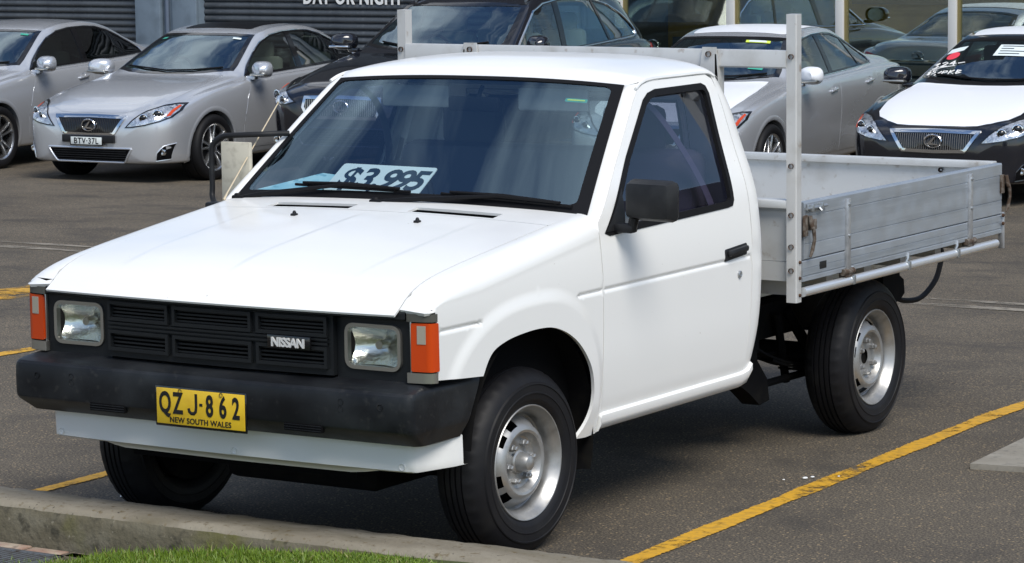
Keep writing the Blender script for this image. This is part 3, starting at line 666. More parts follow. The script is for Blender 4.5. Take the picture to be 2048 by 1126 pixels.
# pillar strip between screen and door
for s in (1, -1):
    rows = []
    for v in np.concatenate([[-.08, -.05], np.linspace(-.02, 1.0, 18)]):
        a = ws(np.array([.996]), np.array([v]))[0]
        zd = float(np.interp(v, [-.08, -.02, 0, .46, .875, 1.0], [1.040, 1.075, 1.085, 1.285, 1.455, 1.512])); yd = float(np.interp(zd, [1.075, 1.098, 1.285, 1.455, 1.490, 1.510, 1.519], [.362, .396, .624, .826, .876, .924, .99]))
        d = np.array([float(sidex(yd, zd)), yd, zd]); m = (a+d)/2+np.array([.006, -.010, .002]); 
        rows.append([(s*(a[0]-.0), a[1]+.012, a[2]-.012), (s*a[0], a[1], a[2]), (s*(a[0]*.75+d[0]*.25+.003), a[1]*.75+d[1]*.25-.007, a[2]*.75+d[2]*.25), (s*m[0], m[1], m[2]), (s*(a[0]*.2+d[0]*.8+.004), a[1]*.2+d[1]*.8-.004, a[2]*.2+d[2]*.8), (s*d[0], d[1], d[2]), (s*(d[0]-.02), d[1]+.004, d[2])])
    for q_ in (.03, .07, .12, .18, .25):
        a = roof(np.array([.999]), np.array([q_]))[0]; yd = max(.99, a[1]+.02); d = np.array([float(sidex(yd, 1.517)), yd, 1.517]); a = np.array([min(a[0], d[0]+.002), a[1], a[2]])
        L_ = [(a*(1-t)+d*t) for t in (0, .25, .5, .8, 1)]
        rows.append([(s*(a[0]-.01), a[1]+.005, a[2]+.004)]+[(s*p[0], p[1], p[2]) for p in L_]+[(s*(d[0]-.02), d[1], d[2]-.004)])
    B().grid(rows).obj('pillar', 'white_paint', T, angle=70)
    pts = [(s*float(sidex(y, z)+.001), y, z) for y, z in ((.87, 1.497), (.92, 1.515), (1.0, 1.525), (1.2, 1.526), (1.40, 1.525), (1.46, 1.51))]
    B().tube(catmull(pts, 5), .006, 6).obj('drip_rail', 'white_paint', RF)
# sill
sill = [(.786, .345), (.800, .352), (.812, .375), (.812, .398), (.800, .406), (.77, .408), (.74, .37)]
b = B(); rows = []
for y, dz in ((.362, -.008), (.366, 0), (1.40, .0), (1.45, .008), (1.478, .03)):
    rows.append([(x, y, z+dz+(.010 if y > .3 else 0)) for x, z in sill])
b.grid(rows, True); b.add(rows[0], [list(range(len(sill)))]); b.add(rows[-1], [list(range(len(sill)))]); twins(b, 'sill', 'white_paint', T, angle=50)
# --------------------------------------------------------------- front
def nose(x): return -.747+.038*(np.asarray(x, float)/.73)**2
b = B(); rows = []
for x in np.linspace(-.735, .735, 25):
    y = float(nose(x)); rows.append([(x, y+.035, .893), (x, y+.004, .892), (x, y-.003, .887), (x, y-.004, .868), (x, y+.004, .864), (x, y+.03, .862)])
b.grid(rows); b.obj('grille_top_bar', 'grille_plastic', T, angle=50)
b = B(); b.box((-.46, -.705, .67), (.46, -.70, .88)); b.obj('grille_backing', 'matt_black', T)
G = None
cols = [(-.452, -.186), (-.170, .156), (.172, .448)]; rws = [(.795, .860), (.694, .763)]
hol = [[(a+.010, c+.008), (d-.010, c+.008), (d-.010, e-.008), (a+.010, e-.008)] for a, d in cols for c, e in rws]
def gface(x, z): return stack(x, nose(x)+.014, z)
G = panel('grille', [(-.462, .672), (.462, .672), (.462, .866), (-.462, .866)], gface, 'grille_plastic', T, .06, holes=hol, out=(0, -1, 0), rim=.035)
for a, d in cols:
    for c, e in rws:
        fr = [(a+.002, c), (d-.002, c), (d-.002, e), (a+.002, e)]
        panel('grille_frame', fr, lambda x, z: stack(x, nose(x), z), 'grille_plastic', G, .06, holes=[inset(fr, .011)], out=(0, -1, 0), rim=.022)
        for k in range(4):
            z = c+.016+(e-c-.030)*k/3
            l = B(); l.grid([[(x, float(nose(x))+.012, z+.003), (x, float(nose(x))+.012, z-.003), (x, float(nose(x))+.034, z-.008), (x, float(nose(x))+.034, z-.002)] for x in np.linspace(a+.009, d-.009, 7)], True); l.obj('louvre', 'grille_plastic', G, angle=30)
for z in (.786, .772):
    b = B(); b.grid([[(x, float(nose(x))+.002, z+.004), (x, float(nose(x))+.002, z-.003), (x, float(nose(x))+.02, z-.004), (x, float(nose(x))+.02, z+.005)] for x in np.linspace(-.452, .448, 15)], True); b.obj('grille_bar', 'grille_plastic', G, angle=30)
b = B(); b.box((.225, -.752, .752), (.394, -.742, .794), .002, Matrix.Rotation(.0, 4, 'Z')); b.obj('emblem_plate', 'gloss_black', G)
e = text('NISSAN', .040, .003, .0012, 0, .94, 1.02).xf(Matrix.Translation((.309, -.7545, .7585))); e.obj('emblem', 'emblem_silver', G, smooth=False)
# lamp surrounds, lamps, indicators
lr = roundpoly([(.497, .700), (.706, .700), (.706, .841), (.497, .841)], .034, 6)
def lampface(x, z): return stack(x, -.690+.0*x-.006*sstep(.74, .46, x), z)
for mf, s in ((lambda f: f, 1), (mfn, -1)):
    LS = panel('headlight_surround', [(.462, .664), (.742, .664), (.742, .866), (.462, .866)], mf(lampface), 'grille_plastic', T, .06, holes=[lr], out=(0, -1, 0), rim=.06)
    H = panel('headlight', inset(lr, .0), mf(lambda x, z: stack(x, -.696-.011*np.maximum(0, (1-((x-.6015)/.11)**4))*np.maximum(0, 1-((z-.7705)/.075)**4), z)), 'lamp_glass', T, .02, out=(0, -1, 0), rim=.0)
    panel('bezel', inset(lr, -.003), mf(lambda x, z: stack(x, -.702+0*x, z)), 'dull_chrome', H, .03, holes=[inset(lr, .009)], out=(0, -1, 0), rim=.02)
    panel('reflector', inset(lr, .008), mf(lambda x, z: stack(x, -.615-.07*np.minimum(1, (((x-.6015)/.098)**2+((z-.7705)/.064)**2)*.62), z)), 'reflector', H, .015, out=(0, -1, 0), rim=0)
    b = B(); b.lathe([(-.05, .0), (-.05, .014), (-.02, .016), (.02, .010)], (s*.6015, -.615, .772), 'y', 14); b.obj('bulb_cover', 'dull_chrome', H)
    lens = B()
    for k in range(9):   # moulded flutes of the lens
        x = .535+k*.0165; lens.tube([(s*x, -.698, .790+.028*(1-abs(k-4)/6)), (s*x, -.7005, .83)], .0011, 5); lens.tube([(s*x, -.7005, .71), (s*x, -.698, .738)], .0011, 5)
    lens.obj('lens_flute', 'lamp_glass', H)
    tl = roundpoly([(0, .704), (.122, .704), (.118, .858), (0, .858)], .006, 3)
    def ind(u, z):
        u = np.asarray(u, float); t = np.clip((u-.066)/.056, 0, 1); return stack(np.where(u < .066, .752+u, .818+.012*np.sin(t*PI/2)), -.7065+.13*np.minimum(u, .066)+.036*t**1.3+.0*z, z)
    TS = panel('turn_signal', tl, mf(ind), 'orange_lens', T, .015, out=(.4*s, -1, 0), rim=.025)
    panel('clear_lens', [(.022, .792), (.052, .792), (.052, .850), (.022, .850)], mf(ind), 'clear_lens', TS, .02, out=(.4*s, -1, 0), off=.002, rim=.003)
    b = B(); b.box((.744, -.70, .700), (.750, -.67, .862), .001); (b if s > 0 else b.mirror()).obj('lamp_edge', 'dull_chrome', TS)
    for z0_, z1_ in ((.862, .887), (.668, .700)):
        b = B(); b.prism(roundpoly([(.738, -.713), (.800, -.703), (.824, -.690), (.832, -.670), (.80, -.655), (.738, -.69)], .006, 2), z0_, z1_, 'z'); (b if s > 0 else b.mirror()).obj('corner_trim', 'smoked_trim' if z0_ > .8 else 'dull_chrome', T, angle=40)
    b = B(); b.box((.742, -.69, .67), (.822, -.655, .90)); (b if s > 0 else b.mirror()).obj('lamp_housing', 'matt_black', T)
# bumper
def rrect(o, z, yend, W=.812, F=-.803, r=.030):
    w = W+o*.25; f = F-o; p = [(x, f-.006*(1-(x/w)**2)+.006*0) for x in np.linspace(0, w-r, 14)]
    p += [(w-r+r*math.sin(t), f+r-r*math.cos(t)) for t in np.linspace(.15, PI/2, 7)]
    p += [(w-.0*k, f+r+(yend-f-r)*k) for k in np.linspace(.1, 1, 7)]
    return [(-x, y, z) for x, y in p[:0:-1]]+[(x, y, z) for x, y in p]
prof = [(-.13, .668), (-.035, .652), (-.012, .645), (-.003, .637), (.001, .624), (.002, .59), (.001, .535), (-.002, .523), (-.010, .513), (-.072, .470), (-.14, .462)]
b = B(); b.grid([rrect(o, z, -.415-(.62-z)*.55) for o, z in prof]); 
n = len(rrect(0, .5, -.4)); 
BU = b.obj('bumper', 'bumper_plastic', T, angle=24)
for s in (1, -1):
    p = B()
    ends = [rrect(o, z, -.415-(.62-z)*.55)[-1] for o, z in prof]; p.add([(s*x, y+.0005, z) for x, y, z in ends], [list(range(len(ends)))]); p.obj('bumper_end', 'bumper_plastic', BU, smooth=False)
    sm = B(); sm.box((s*.792-.0015, -.8, .52), (s*.792+.0015, -.7, .64)); 
    for bx, bz in ((.55, .607), (.55, .585), (.70, .60)):
        q = B(); q.lathe([(-.003, .010), (.002, .009), (.004, .005), (.004, 0)], (s*bx, -.8065, bz), 'y', 12); q.xf(Matrix.Identity(4)).obj('bumper_bolt', 'bumper_plastic', BU)
    q = B(); q.box((s*.40-.075, -.808, .499), (s*.40+.075, -.79, .527), .004); q.obj('bumper_slot', 'matt_black', BU)
    for k in range(3):
        q = B(); q.box((s*.40-.072, -.8095, .503+k*.008), (s*.40+.072, -.80, .5055+k*.008)); q.obj('slot_bar', 'bumper_plastic', BU)
# number plate
PL = B().box((-.191, -.812, .474), (.183, -.808, .607), .003).obj('number_plate', 'gloss_black', T)
q = B(); q.box((-.184, -.815, .482), (.176, -.811, .600), .002); q.obj('plate_face', 'plate_yellow', PL)
lx = -.152
for i, (ch, x) in enumerate((('Q', -.148), ('Z', -.095), ('8', .035), ('6', .089), ('2', .142))):
    text(ch, .098, .0008, .0025, 0, 1, .62).xf(Matrix.Translation((x, -.8158, .520))).obj('plate_letter', 'letter_black', PL, smooth=False)
B().box((-.006, -.8165, .550), (.006, -.815, .559)).obj('plate_letter', 'letter_black', PL)
text('NEW SOUTH WALES', .026, .0008, .0003, 0, 1.05, 1.0).xf(Matrix.Translation((-.004, -.8158, .489))).obj('plate_letter', 'letter_black', PL, smooth=False)
jb = B(); jb.tube([(-.038+q, -.8155, zq) for q, zq in ((.018, .589), (.018, .545), (.016, .531), (.008, .5235), (-.002, .5235), (-.010, .529), (-.013, .540))], .0058, 6); jb.V = [(a, -.8157+(c_+.8155)*.2, d) for a, c_, d in jb.V]; jb.obj('plate_letter', 'letter_black', PL)
for x in (-.085, .083): B().lathe([(-.002, .007), (.002, .006), (.003, 0)], (x, -.816, .594), 'y', 10).obj('plate_screw', 'rust_bolt', PL)
# valance
vp = [(0, -.712), (.25, -.710), (.45, -.705), (.62, -.698), (.715, -.690), (.732, -.684), (.742, -.672), (.786, -.525), (.792, -.48)]
vp = [(-x, y) for x, y in vp[:0:-1]]+vp
b = B(); rows = []
for dz, dy in ((.478, -.012), (.470, 0), (.446, .001), (.40, .003), (.378, .004), (.3735, .010), (.3735, .03)):
    rows.append([(x, y+dy+.0*abs(x), dz-(.006 if False else 0)) for x, y in vp])
b.grid(rows); V_ = b.obj('valance', 'white_paint', T, angle=40)
b = B(); rows = []
for t, (dy, z) in enumerate(((.012, .376), (.03, .366), (.055, .352), (.058, .347), (.075, .347))):
    rows.append([(x, float(np.interp(abs(x), [0, .7], [-.71, -.69]))+dy+.02*sstep(.45, .62, abs(x)), z+.018*float(sstep(.46, .64, abs(x)))) for x in np.linspace(-.62, .62, 25)])
b.grid(rows); b.obj('valance_lip', 'white_paint', V_, angle=40)
for x in (-.70, -.33, .05, .40, .70): B().lathe([(-.003, .011), (.002, .010), (.004, .005), (.004, 0)], (x, float(np.interp(abs(x), [0, .7], [-.711, -.689])), .392), 'y', 12).obj('rivet', 'white_paint', V_)
# --------------------------------------------------------------- wheels
def tyre_mesh(Z0, R=.319, W=.175, n=120):
    o = [(-.032, .180), (.000, .192), (.007, .198), (.016, .213), (.0165, .216), (.020, .232), (.0225, .2335), (.0225, .237), (.0205, .239), (.0205, .262), (.0235, .264), (.0225, .268), (.017, .271), (.012, .283), (-.002, .300), (-.012, .308), (-.022, .3135)]
    tread = []
    g = [-.043, -.066, -.087, -.110]; a = -.022
    for c in g: tread += [(c+.004, .3165+.0015*(1-abs(c+.085)/.06)), (c+.003, .309), (c-.003, .309), (c-.004, .3165+.0015*(1-abs(c+.085)/.06))]
    i_ = [(-.152-(a_)*1, r) for a_, r in reversed(o)]
    prof = o+tread+i_
    no = len(o); nt = len(tread)
    def rmod(j, k):
        d = 0
        if j in (no-2, no-1) or j in (no+nt, no+nt+1): d = -.005 if (k % 3 == 0) else 0.0
        return d
    b = B(); b.lathe(prof, n=n, rmod=rmod)
    b.V = [(x*(1+0*0)+(.010 if (z < -.27 and x > -.02) else 0)*0, y, max(z, -Z0+.002)) for x, y, z in b.V]
    return mesh('tyre', b.V, b.F, 'tyre', angle=32)
def rim_mesh():
    prof = [(-.075, .150), (-.066, .168), (-.030, .172), (-.012, .178), (-.004, .186), (.001, .1935), (.006, .1955), (.009, .193), (.008, .190), (.003, .187), (-.010, .178), (-.020, .170), (-.034, .1655), (-.052, .164), (-.058, .158),
            (-.050, .152), (-.030, .140), (-.017, .128), (-.010, .118), (-.008, .110), (-.011, .101), (-.022, .094), (-.034, .088), (-.038, .080), (-.038, .045), (-.038, .030)]
    n = 96
    def skip(j, k):
        a = (k % 24)
        return j in (15, 16) and (a in (1, 2, 3, 4, 5, 9, 10, 11, 12, 13))
    b = B(); b.lathe(prof, n=n, skip=skip); return mesh('rim', b.V, b.F, 'steel_rim', angle=30)
TM, RM = tyre_mesh(.308), rim_mesh()
b = B(); b.lathe([(-.09, 0), (-.09, .17), (-.165, .178), (-.165, 0)], n=40); DM = mesh('brake_drum', b.V, b.F, 'under_black')
nut = B(); nut.lathe([(-.040, .0125), (-.024, .0120), (-.022, .010), (-.020, .0095), (-.012, .0085), (-.010, .005), (-.0095, 0)], (0, .066, 0), 'x', 6); NM = mesh('wheel_nut', nut.V, nut.F, 'steel_rim', angle=25)
b = B(); b.lathe([(-.040, .041), (-.030, .040), (-.026, .034), (-.012, .032), (.004, .030), (.014, .024), (.019, .012), (.020, 0)], n=28); HM = mesh('hub_cap', b.V, b.F, 'steel_rim', angle=30)
b = B(); b.lathe([(-.038, .044), (-.048, .040), (-.055, .020), (-.055, 0)], n=28); H2 = mesh('hub_recess', b.V, b.F, 'under_black')
def wheel(x, y, front, flip, rot, lab):
    w = empty('wheel', (x, y, .308), (PI if flip else 0)+lab, T)
    ro = rot
    link(bpy.data.objects.new('tyre', TM), w)
    r = link(bpy.data.objects.new('rim', RM), w); r.rotation_euler = (ro, 0, 0)
    link(bpy.data.objects.new('brake_drum', DM), w)
    for k in range(6):
        q = link(bpy.data.objects.new('wheel_nut', NM), w); q.rotation_euler = (ro+k*PI/3, 0, 0)
    link(bpy.data.objects.new('hub_cap', HM if front else H2), w)
wheel(.766, -.050, True, False, .15, -.05); wheel(.768, 2.610, False, False, .55, 0); wheel(-.795, -.055, True, True, .3, -.085); wheel(-.768, 2.610, False, True, .8, 0)
# wheel housings and underside
for s in (1, -1):
    b = B(); rows = []
    for t in np.linspace(-.35, PI-.10, 30):
        y = -.055+.40*math.cos(t)*1.0; z = .37+.44*math.sin(t)
        y = min(y, .34); rows.append([(s*.798, y*.97, .37+(z-.37)*.93), (s*.70, y, z), (s*.50, y, z), (s*.50, -.05, .38)])
    b.grid(rows); b.obj('wheel_housing', 'under_black', T)
    b = B(); b.box((s*.40-.035, -.62, .40), (s*.40+.035, 3.55, .54)); b.obj('chassis_rail', 'under_black', T)
b = B(); b.box((-.70, -.58, .46), (.70, .36, .84)); b.box((-.46, -.60, .32), (.46, .36, .47)); b.obj('engine_bay_light_block', 'matt_black', T)  # unseen black boxes added to stop light leaking in under the bonnet
b = B(); b.box((-.76, .34, .38), (.76, 1.47, .46)); b.box((-.45, .3, .28), (.30, 1.55, .40)); b.obj('floor_pan', 'under_black', T)
b = B(); b.tube([(-.66, 2.588, .308), (.66, 2.588, .308)], .045, 12); b.lathe([(-.12, .05), (-.08, .11), (0, .135), (.08, .11), (.12, .05)], (0, 2.588, .308), 'x', 20); b.obj('rear_axle', 'under_black', T)
b = B(); b.tube([(-.6, 0, .27), (.6, 0, .27)], .05, 10); b.box((-.32, -.28, .20), (.32, .25, .34), .03); b.obj('front_crossmember', 'under_black', T)
for s in (1, -1):
    b = B()
    for k, (L, dz) in enumerate(((.62, 0), (.46, -.012), (.30, -.024))):
        pts = [(2.65+u*L, .275+dz+.14*(u*u)*(L/.62)**2) for u in np.linspace(-1, 1, 15)]
        b.grid([[(s*.50-.03, y, z), (s*.50+.03, y, z), (s*.50+.03, y, z-.010), (s*.50-.03, y, z-.010)] for y, z in pts], True)
    b.box((s*.50-.025, 2.0, .38), (s*.50+.025, 2.08, .52)); b.box((s*.50-.025, 3.22, .38), (s*.50+.025, 3.27, .56)); b.tube([(s*.50, 2.62, .28), (s*.44, 2.48, .50)], .024, 8); b.obj('leaf_spring', 'under_black', T)
    b = B(); b.tube([(s*.47, 2.34, .50), (s*.46, 2.44, .21)], .018, 8); b.tube([(s*.50, 2.06, .24), (s*.50, 2.62, .235)], .016, 8); b.tube([(s*.42, 2.10, .335), (s*.44, 2.60, .325)], .008, 6); b.obj('suspension_link', 'under_black', T)
b = B(); b.prism([(1.60, .48), (1.98, .48), (2.00, .36), (2.08, .28), (2.10, .19), (2.02, .18), (1.93, .24), (1.62, .40)], .48, .56); b.obj('mounting_bracket', 'under_black', T)
b = B(); b.box((-.60, 1.66, .56), (.60, 1.72, .70)); b.obj('chassis_bracket', 'under_black', T)
b = B(); b.box((-.34, 2.95, .34), (.34, 3.45, .54), .03); b.obj('spare_wheel_carrier', 'under_black', T)
b = B(); b.tube(catmull([(.48, 3.80, .66), (.50, 3.875, .60), (.50, 3.86, .53), (.50, 3.80, .465), (.50, 3.65, .412), (.50, 3.46, .425), (.49, 3.36, .47)], 8), .012, 8); b.obj('hose', 'seal', T)
b = B(); b.prism([(3.26, .62), (3.38, .62), (3.40, .54), (3.44, .52), (3.45, .46), (3.40, .43), (3.32, .43), (3.27, .50)], .46, .52); b.lathe([(0, .0), (0, .05), (.06, .05), (.06, 0)], (.45, 3.40, .49), 'x', 16); b.obj('towing_bracket', 'under_black', T)
# --------------------------------------------------------------- tray
b = B(); b.box((-.87, 1.70, .745), (.87, 3.60, .765)); 
for k in range(6): b.box((-.80, 1.78+k*.34, .66), (.80, 1.84+k*.34, .744))
b.box((.45, 1.7, .60), (.53, 3.5, .70)); b.box((-.53, 1.7, .60), (-.45, 3.5, .70))
b.obj('tray_floor', ['alu_pale'], T, angle=30)
def ribbed(x0, y0, y1, s):
    """Extruded aluminium drop side: a hollow board with fine lines along it, from z .806 to 1.024."""
    P = [(0, .806), (.003, .809), (.003, .862), (.0005, .8635), (.0005, .8655), (.003, .867), (.003, .968), (.0005, .9695), (.0005, .9715), (.003, .973), (.003, 1.018), (0, 1.024), (-.026, 1.024), (-.030, 1.020), (-.030, .810), (-.027, .806)]
    b = B(); b.prism([(s*(x0+a), z) for a, z in P], y0, y1, 'y'); return b
for s in (1, -1):
    SG = ribbed(.898, 1.725, 3.605, s).obj('side_gate', 'alu', T, angle=20)
    CP = [(0, .722), (.004, .724), (.004, .738), (.001, .740), (.001, .744), (.004, .746), (.003, .770), (.001, .7715), (.003, .773), (.003, .799), (0, .802), (-.03, .802), (-.03, .722)]
    b = B(); b.prism([(s*(.897+a), z) for a, z in CP], 1.715, 3.61, 'y'); CO = b.obj('tray_coaming', 'alu', T, angle=20)
    for y in (2.095, 3.265):
        q = B(); q.box((s*.902-.009, y-.017, .722), (s*.902+.009, y+.017, 1.006), .003); HS = q.obj('hinge_strap', 'galv', SG)
        for z in (.985, .862): B().lathe([(-.004, .008), (.004, .007), (.006, 0)], (s*.912, y, z), 'x', 10).obj('strap_bolt', 'zinc', SG)
        q = B(); q.tube([(s*.905, y-.045, .722), (s*.905, y+.045, .722)], .013, 10); q.box((s*.90-.02, y-.03, .700), (s*.90+.012, y+.03, .722), .004); q.obj('hinge', 'rust', CO)
    q = B(); q.tube([(s*.90, 1.715, .684), (s*.90, 3.545, .684)], .0185, 16); RR = q.obj('rope_rail', 'alu_edge', T)
    for y in (2.13, 2.64, 3.125):
        q = B(); q.box((s*.895-.004, y-.014, .668), (s*.895+.024, y+.014, .704), .004); q.tube([(s*.900, y-.005, .70), (s*.905, y+.004, .718), (s*.900, y+.012, .735)], .007, 6); q.obj('rail_bracket', 'zinc', RR)
    # rear end cap of the coaming
    q = B(); q.box((s*.897-.012, 3.606, .655), (s*.897+.012, 3.625, .812), .003); q.obj('end_plate', 'galv', CO)
    for z in (.80, .765): B().lathe([(-.004, .008), (.004, .007), (.006, 0)], (s*.911, 3.60, z), 'x', 8).obj('bolt', 'rust_bolt', CO)
    for y in (1.733, 3.603):   # over-centre latches
        q = B(); q.box((s*.905-.004, y-.022, .895), (s*.905+.006, y+.012, .975), .003)
        if y < 2: q.box((s*.905-.002, y+.02, .915), (s*.905+.006, y+.085, .955), .003)
        q.tube([(s*.918, y+.01, .972), (s*.922, y+.012, .94), (s*.926, y+.016, .925)], .009, 8)
        q.tube([(s*.922, y+.012, .955), (s*.928, y+.022, .915), (s*.926, y+.032, .880), (s*.922, y+.022, .84), (s*.918, y+.012, .815)], [.007, .008, .007, .008, .005], 8); q.obj('latch', 'rust', SG)
    q = B(); q.box((s*.904-.002, 1.745, .985), (s*.904+.004, 1.865, 1.015), .002); q.tube([(s*.914, 1.725, 1.000), (s*.914, 1.895, 1.000)], .006, 8)
    for y in (1.765, 1.845): q.box((s*.907-.003, y-.009, .985), (s*.907+.016, y+.009, 1.015), .004)
    q.tube([(s*.914, 1.825, 1.0), (s*.928, 1.825, .985)], .005, 6); q.obj('slide_bolt', 'zinc', SG)
    # headboard post
    PP = [(.858, 1.665), (.896, 1.665), (.900, 1.669), (.900, 1.706), (.896, 1.712), (.858, 1.712)]
    b = B(); b.prism([(s*x, y) for x, y in PP], .648, 1.733, 'z'); PO = b.obj('headboard_post', 'post_alu', T, angle=30)
    for z in (1.575, 1.165, 1.0-.02, .86, .77):
        B().lathe([(-.006, .010), (.003, .010), (.006, .007), (.007, 0)], (s*.879, 1.662, z), 'y', 10).xf(Matrix.Identity(4)).obj('bolt', 'rust_bolt', PO)
    for z in (.80, .74, .675): B().lathe([(-.004, .007), (.004, .006), (.005, 0)], (s*.902, 1.69, z), 'x', 8).obj('bolt', 'rust_bolt', PO)
    # short uprights behind the cab
    b = B(); b.prism([(s*.485, 1.02), (s*.583, 1.02), (s*.583, 1.40), (s*.568, 1.606), (s*.510, 1.606), (s*.485, 1.40)], 1.648, 1.656, 'y'); b.box((s*.57-.006, 1.648, 1.05), (s*.57+.006, 1.70, 1.58)); UP = b.obj('headboard_upright', 'post_alu', T, angle=30)
    B().lathe([(-.006, .011), (.003, .011), (.006, .007), (.007, 0)], (s*.538, 1.645, 1.580), 'y', 10).obj('bolt', 'rust_bolt', UP)
b = B(); b.box((.897, 1.86, .757), (.9025, 1.915, .785), .001); b.obj('maker_label', 'letter_black', CO)
BARP = [(1.660, 1.536), (1.664, 1.530), (1.706, 1.530), (1.706, 1.536), (1.668, 1.540), (1.668, 1.585), (1.706, 1.590), (1.706, 1.597), (1.662, 1.597), (1.660, 1.592)]
b = B(); b.prism([(y, z) for y, z in BARP], -.858, .858, 'x'); b.obj('headboard_bar', 'post_alu', T, angle=30)
b = B(); b.box((-.872, 1.70, .80), (.872, 1.722, .99)); b.box((-.872, 1.694, .725), (.872, 1.722, .798)); b.box((-.872, 1.666, 1.003), (.872, 1.735, 1.034), .004); b.box((-.872, 1.705, .985), (.872, 1.722, 1.004)); b.obj('front_gate', 'alu_pale', T, angle=30)
b = B(); b.box((-.868, 3.600, .80), (.868, 3.622, 1.0)); b.box((-.868, 3.575, 1.0), (.868, 3.628, 1.03), .004); b.box((-.868, 3.60, .72), (.868, 3.63, .797)); TG = b.obj('tailgate', 'alu_pale', T, angle=30)
B().lathe([(-.006, .011), (.002, .010), (.004, 0)], (.62, 3.597, .985), 'y', 10).obj('bolt', 'rust_bolt', TG)
# --------------------------------------------------------------- mirrors
MI = B(); MI.box((-.103, -.035, -.071), (.103, .035, .071), .022)
for i, v in enumerate(MI.V):
    x, y, z = v; k = 1-.10*(y < 0); MI.V[i] = (x*k, y, z*k)
MR = MI.xf(Matrix.Translation((.952, .470, 1.145)) @ Matrix.Rotation(-.12, 4, 'Z')).obj('door_mirror', 'black_plastic', T)
b = B(); b.box((-.082, .0, -.055), (.082, .004, .055), .002); b.xf(Matrix.Translation((.957, .508, 1.145)) @ Matrix.Rotation(-.12, 4, 'Z')).obj('mirror_glass', 'chrome', MR)
b = B(); b.box((.800, .455, 1.030), (.885, .500, 1.062), .010); b.tube([(.872, .475, 1.045), (.885, .472, 1.085)], .018, 8); b.obj('mirror_arm', 'black_plastic', MR)
b = B(); b.box((-.905, .495, 1.04), (-.772, .515, 1.286), .004); MC = b.obj('door_mirror', 'mirror_cream', T); MC['label'] = 'cream flat mirror head on a black tubular loop arm'
b = B(); b.box((-.895, .5155, 1.055), (-.785, .518, 1.265)); b.obj('mirror_glass', 'chrome', MC)
loop = catmull([(-.80, .40, 1.06), (-.90, .46, 1.052), (-.945, .49, 1.075), (-.952, .50, 1.12), (-.952, .50, 1.23), (-.944, .50, 1.275), (-.905, .505, 1.303), (-.85, .51, 1.31), (-.74, .55, 1.315), (-.68, .62, 1.315)], 6)
b = B(); b.tube(loop, .0105, 10); b.box((-.93, .42, 1.04), (-.79, .47, 1.065), .008); b.obj('mirror_arm', 'black_plastic', MC)
# wipers
def wiper(p0, p1, p2, hb):
    """arm from the pivot p0 to the middle of the blade; p1-p2 are the blade ends (on the screen, u v)."""
    def W(u, v, o=.012): q = ws(np.array([u]), np.array([v]))[0]; return Vector((q[0], q[1]-.642*o, q[2]+.766*o))
    b = B(); a = W(*p0, .010); e0 = W(*p1, .014); e1 = W(*p2, .014); m = (e0+e1)/2+Vector((0, -.012, .016))
    b.tube([e0, e0*.5+e1*.5, e1], .0055, 6)
    b.tube([e0*.92+e1*.08+Vector((0, -.008, .010)), m+Vector((0, 0, -.002)), e0*.08+e1*.92+Vector((0, -.008, .010))], [.005, .009, .005], 6)
    for t in (.12, .34, .66, .88): q = e0*(1-t)+e1*t; b.tube([q, q+Vector((0, -.008, .010))], .006, 5)
    b.tube([a, a*.75+m*.25+Vector((0, -.006, .006)), m], [.012, .009, .006], 8); b.lathe([(-.02, .018), (.012, .017), (.020, .012), (.021, 0)], tuple(a), 'z', 12)
    b.box((a.x-.018, a.y-.02, a.z-.02), (a.x+.035, a.y+.015, a.z+.014), .006)
    return b.obj('wiper', 'seal', T)
wiper((-.955, -.03), (-.66, .075), (.035, .045), 0); wiper((-.125, -.045), (.21, .045), (.92, .03), 0)
b = B(); b.tube([(-.785, .35, 1.085), (-.785, .372, 1.11), (-.78, .69, 1.42)], [.006, .0032, .0026], 6); b.lathe([(-.002, .003), (0, .004), (.006, .003), (.007, 0)], (-.78, .69, 1.42), 'z', 8); b.obj('antenna', 'antenna_metal', T)
# --------------------------------------------------------------- cabin
rows = []
for y, z in ((.345, 1.00), (.39, 1.085), (.46, 1.088), (.56, 1.07), (.64, 1.05), (.70, 1.01), (.72, .90), (.66, .70)):
    rows.append([(x, y+.03*(abs(x)/.7)**2*(1 if y < .5 else 0), z-.012*(abs(x)/.7)**2) for x in np.linspace(-.735, .735, 15)])
b = B(); b.grid(rows); DA = b.obj('dashboard', 'dash_grey', T, angle=50)
b = B(); b.box((-.56, .60, 1.03), (-.17, .70, 1.105), .025); b.obj('instrument_hood', 'dash_grey', DA)
b = B()
ring = [(math.cos(t)*.185, 0, math.sin(t)*.185) for t in np.linspace(0, 2*PI, 33)]
b.tube(ring, .014, 8, False); b.lathe([(-.03, 0), (-.03, .055), (.01, .05), (.01, 0)], (0, 0, 0), 'y', 16)
for t in (.2, PI-.2, -PI/2): b.tube([(0, 0, 0), (math.cos(t)*.18, 0, math.sin(t)*.18)], .014, 6)
b.xf(Matrix.Translation((-.36, .80, 1.03)) @ Matrix.Rotation(math.radians(-28), 4, 'X')).obj('steering_wheel', 'seal', T)
b = B(); b.box((-.66, .88, .56), (.66, 1.36, .80), .05); b.box((-.66, 1.30, .72), (.66, 1.44, 1.24), .05, None); SE = b.obj('bench_seat', 'seat_grey', T)
for x in (-.36, .36):
    q = B(); q.box((x-.13, 1.35, 1.22), (x+.13, 1.43, 1.40), .035); q.obj('headrest', 'seat_grey', SE)
b = B(); b.grid([[(x, y, z) for x in np.linspace(-.60, .60, 7)] for y, z in ((.92, 1.495), (1.1, 1.54), (1.4, 1.54), (1.49, 1.47))]); b.obj('headliner', 'headliner', T)
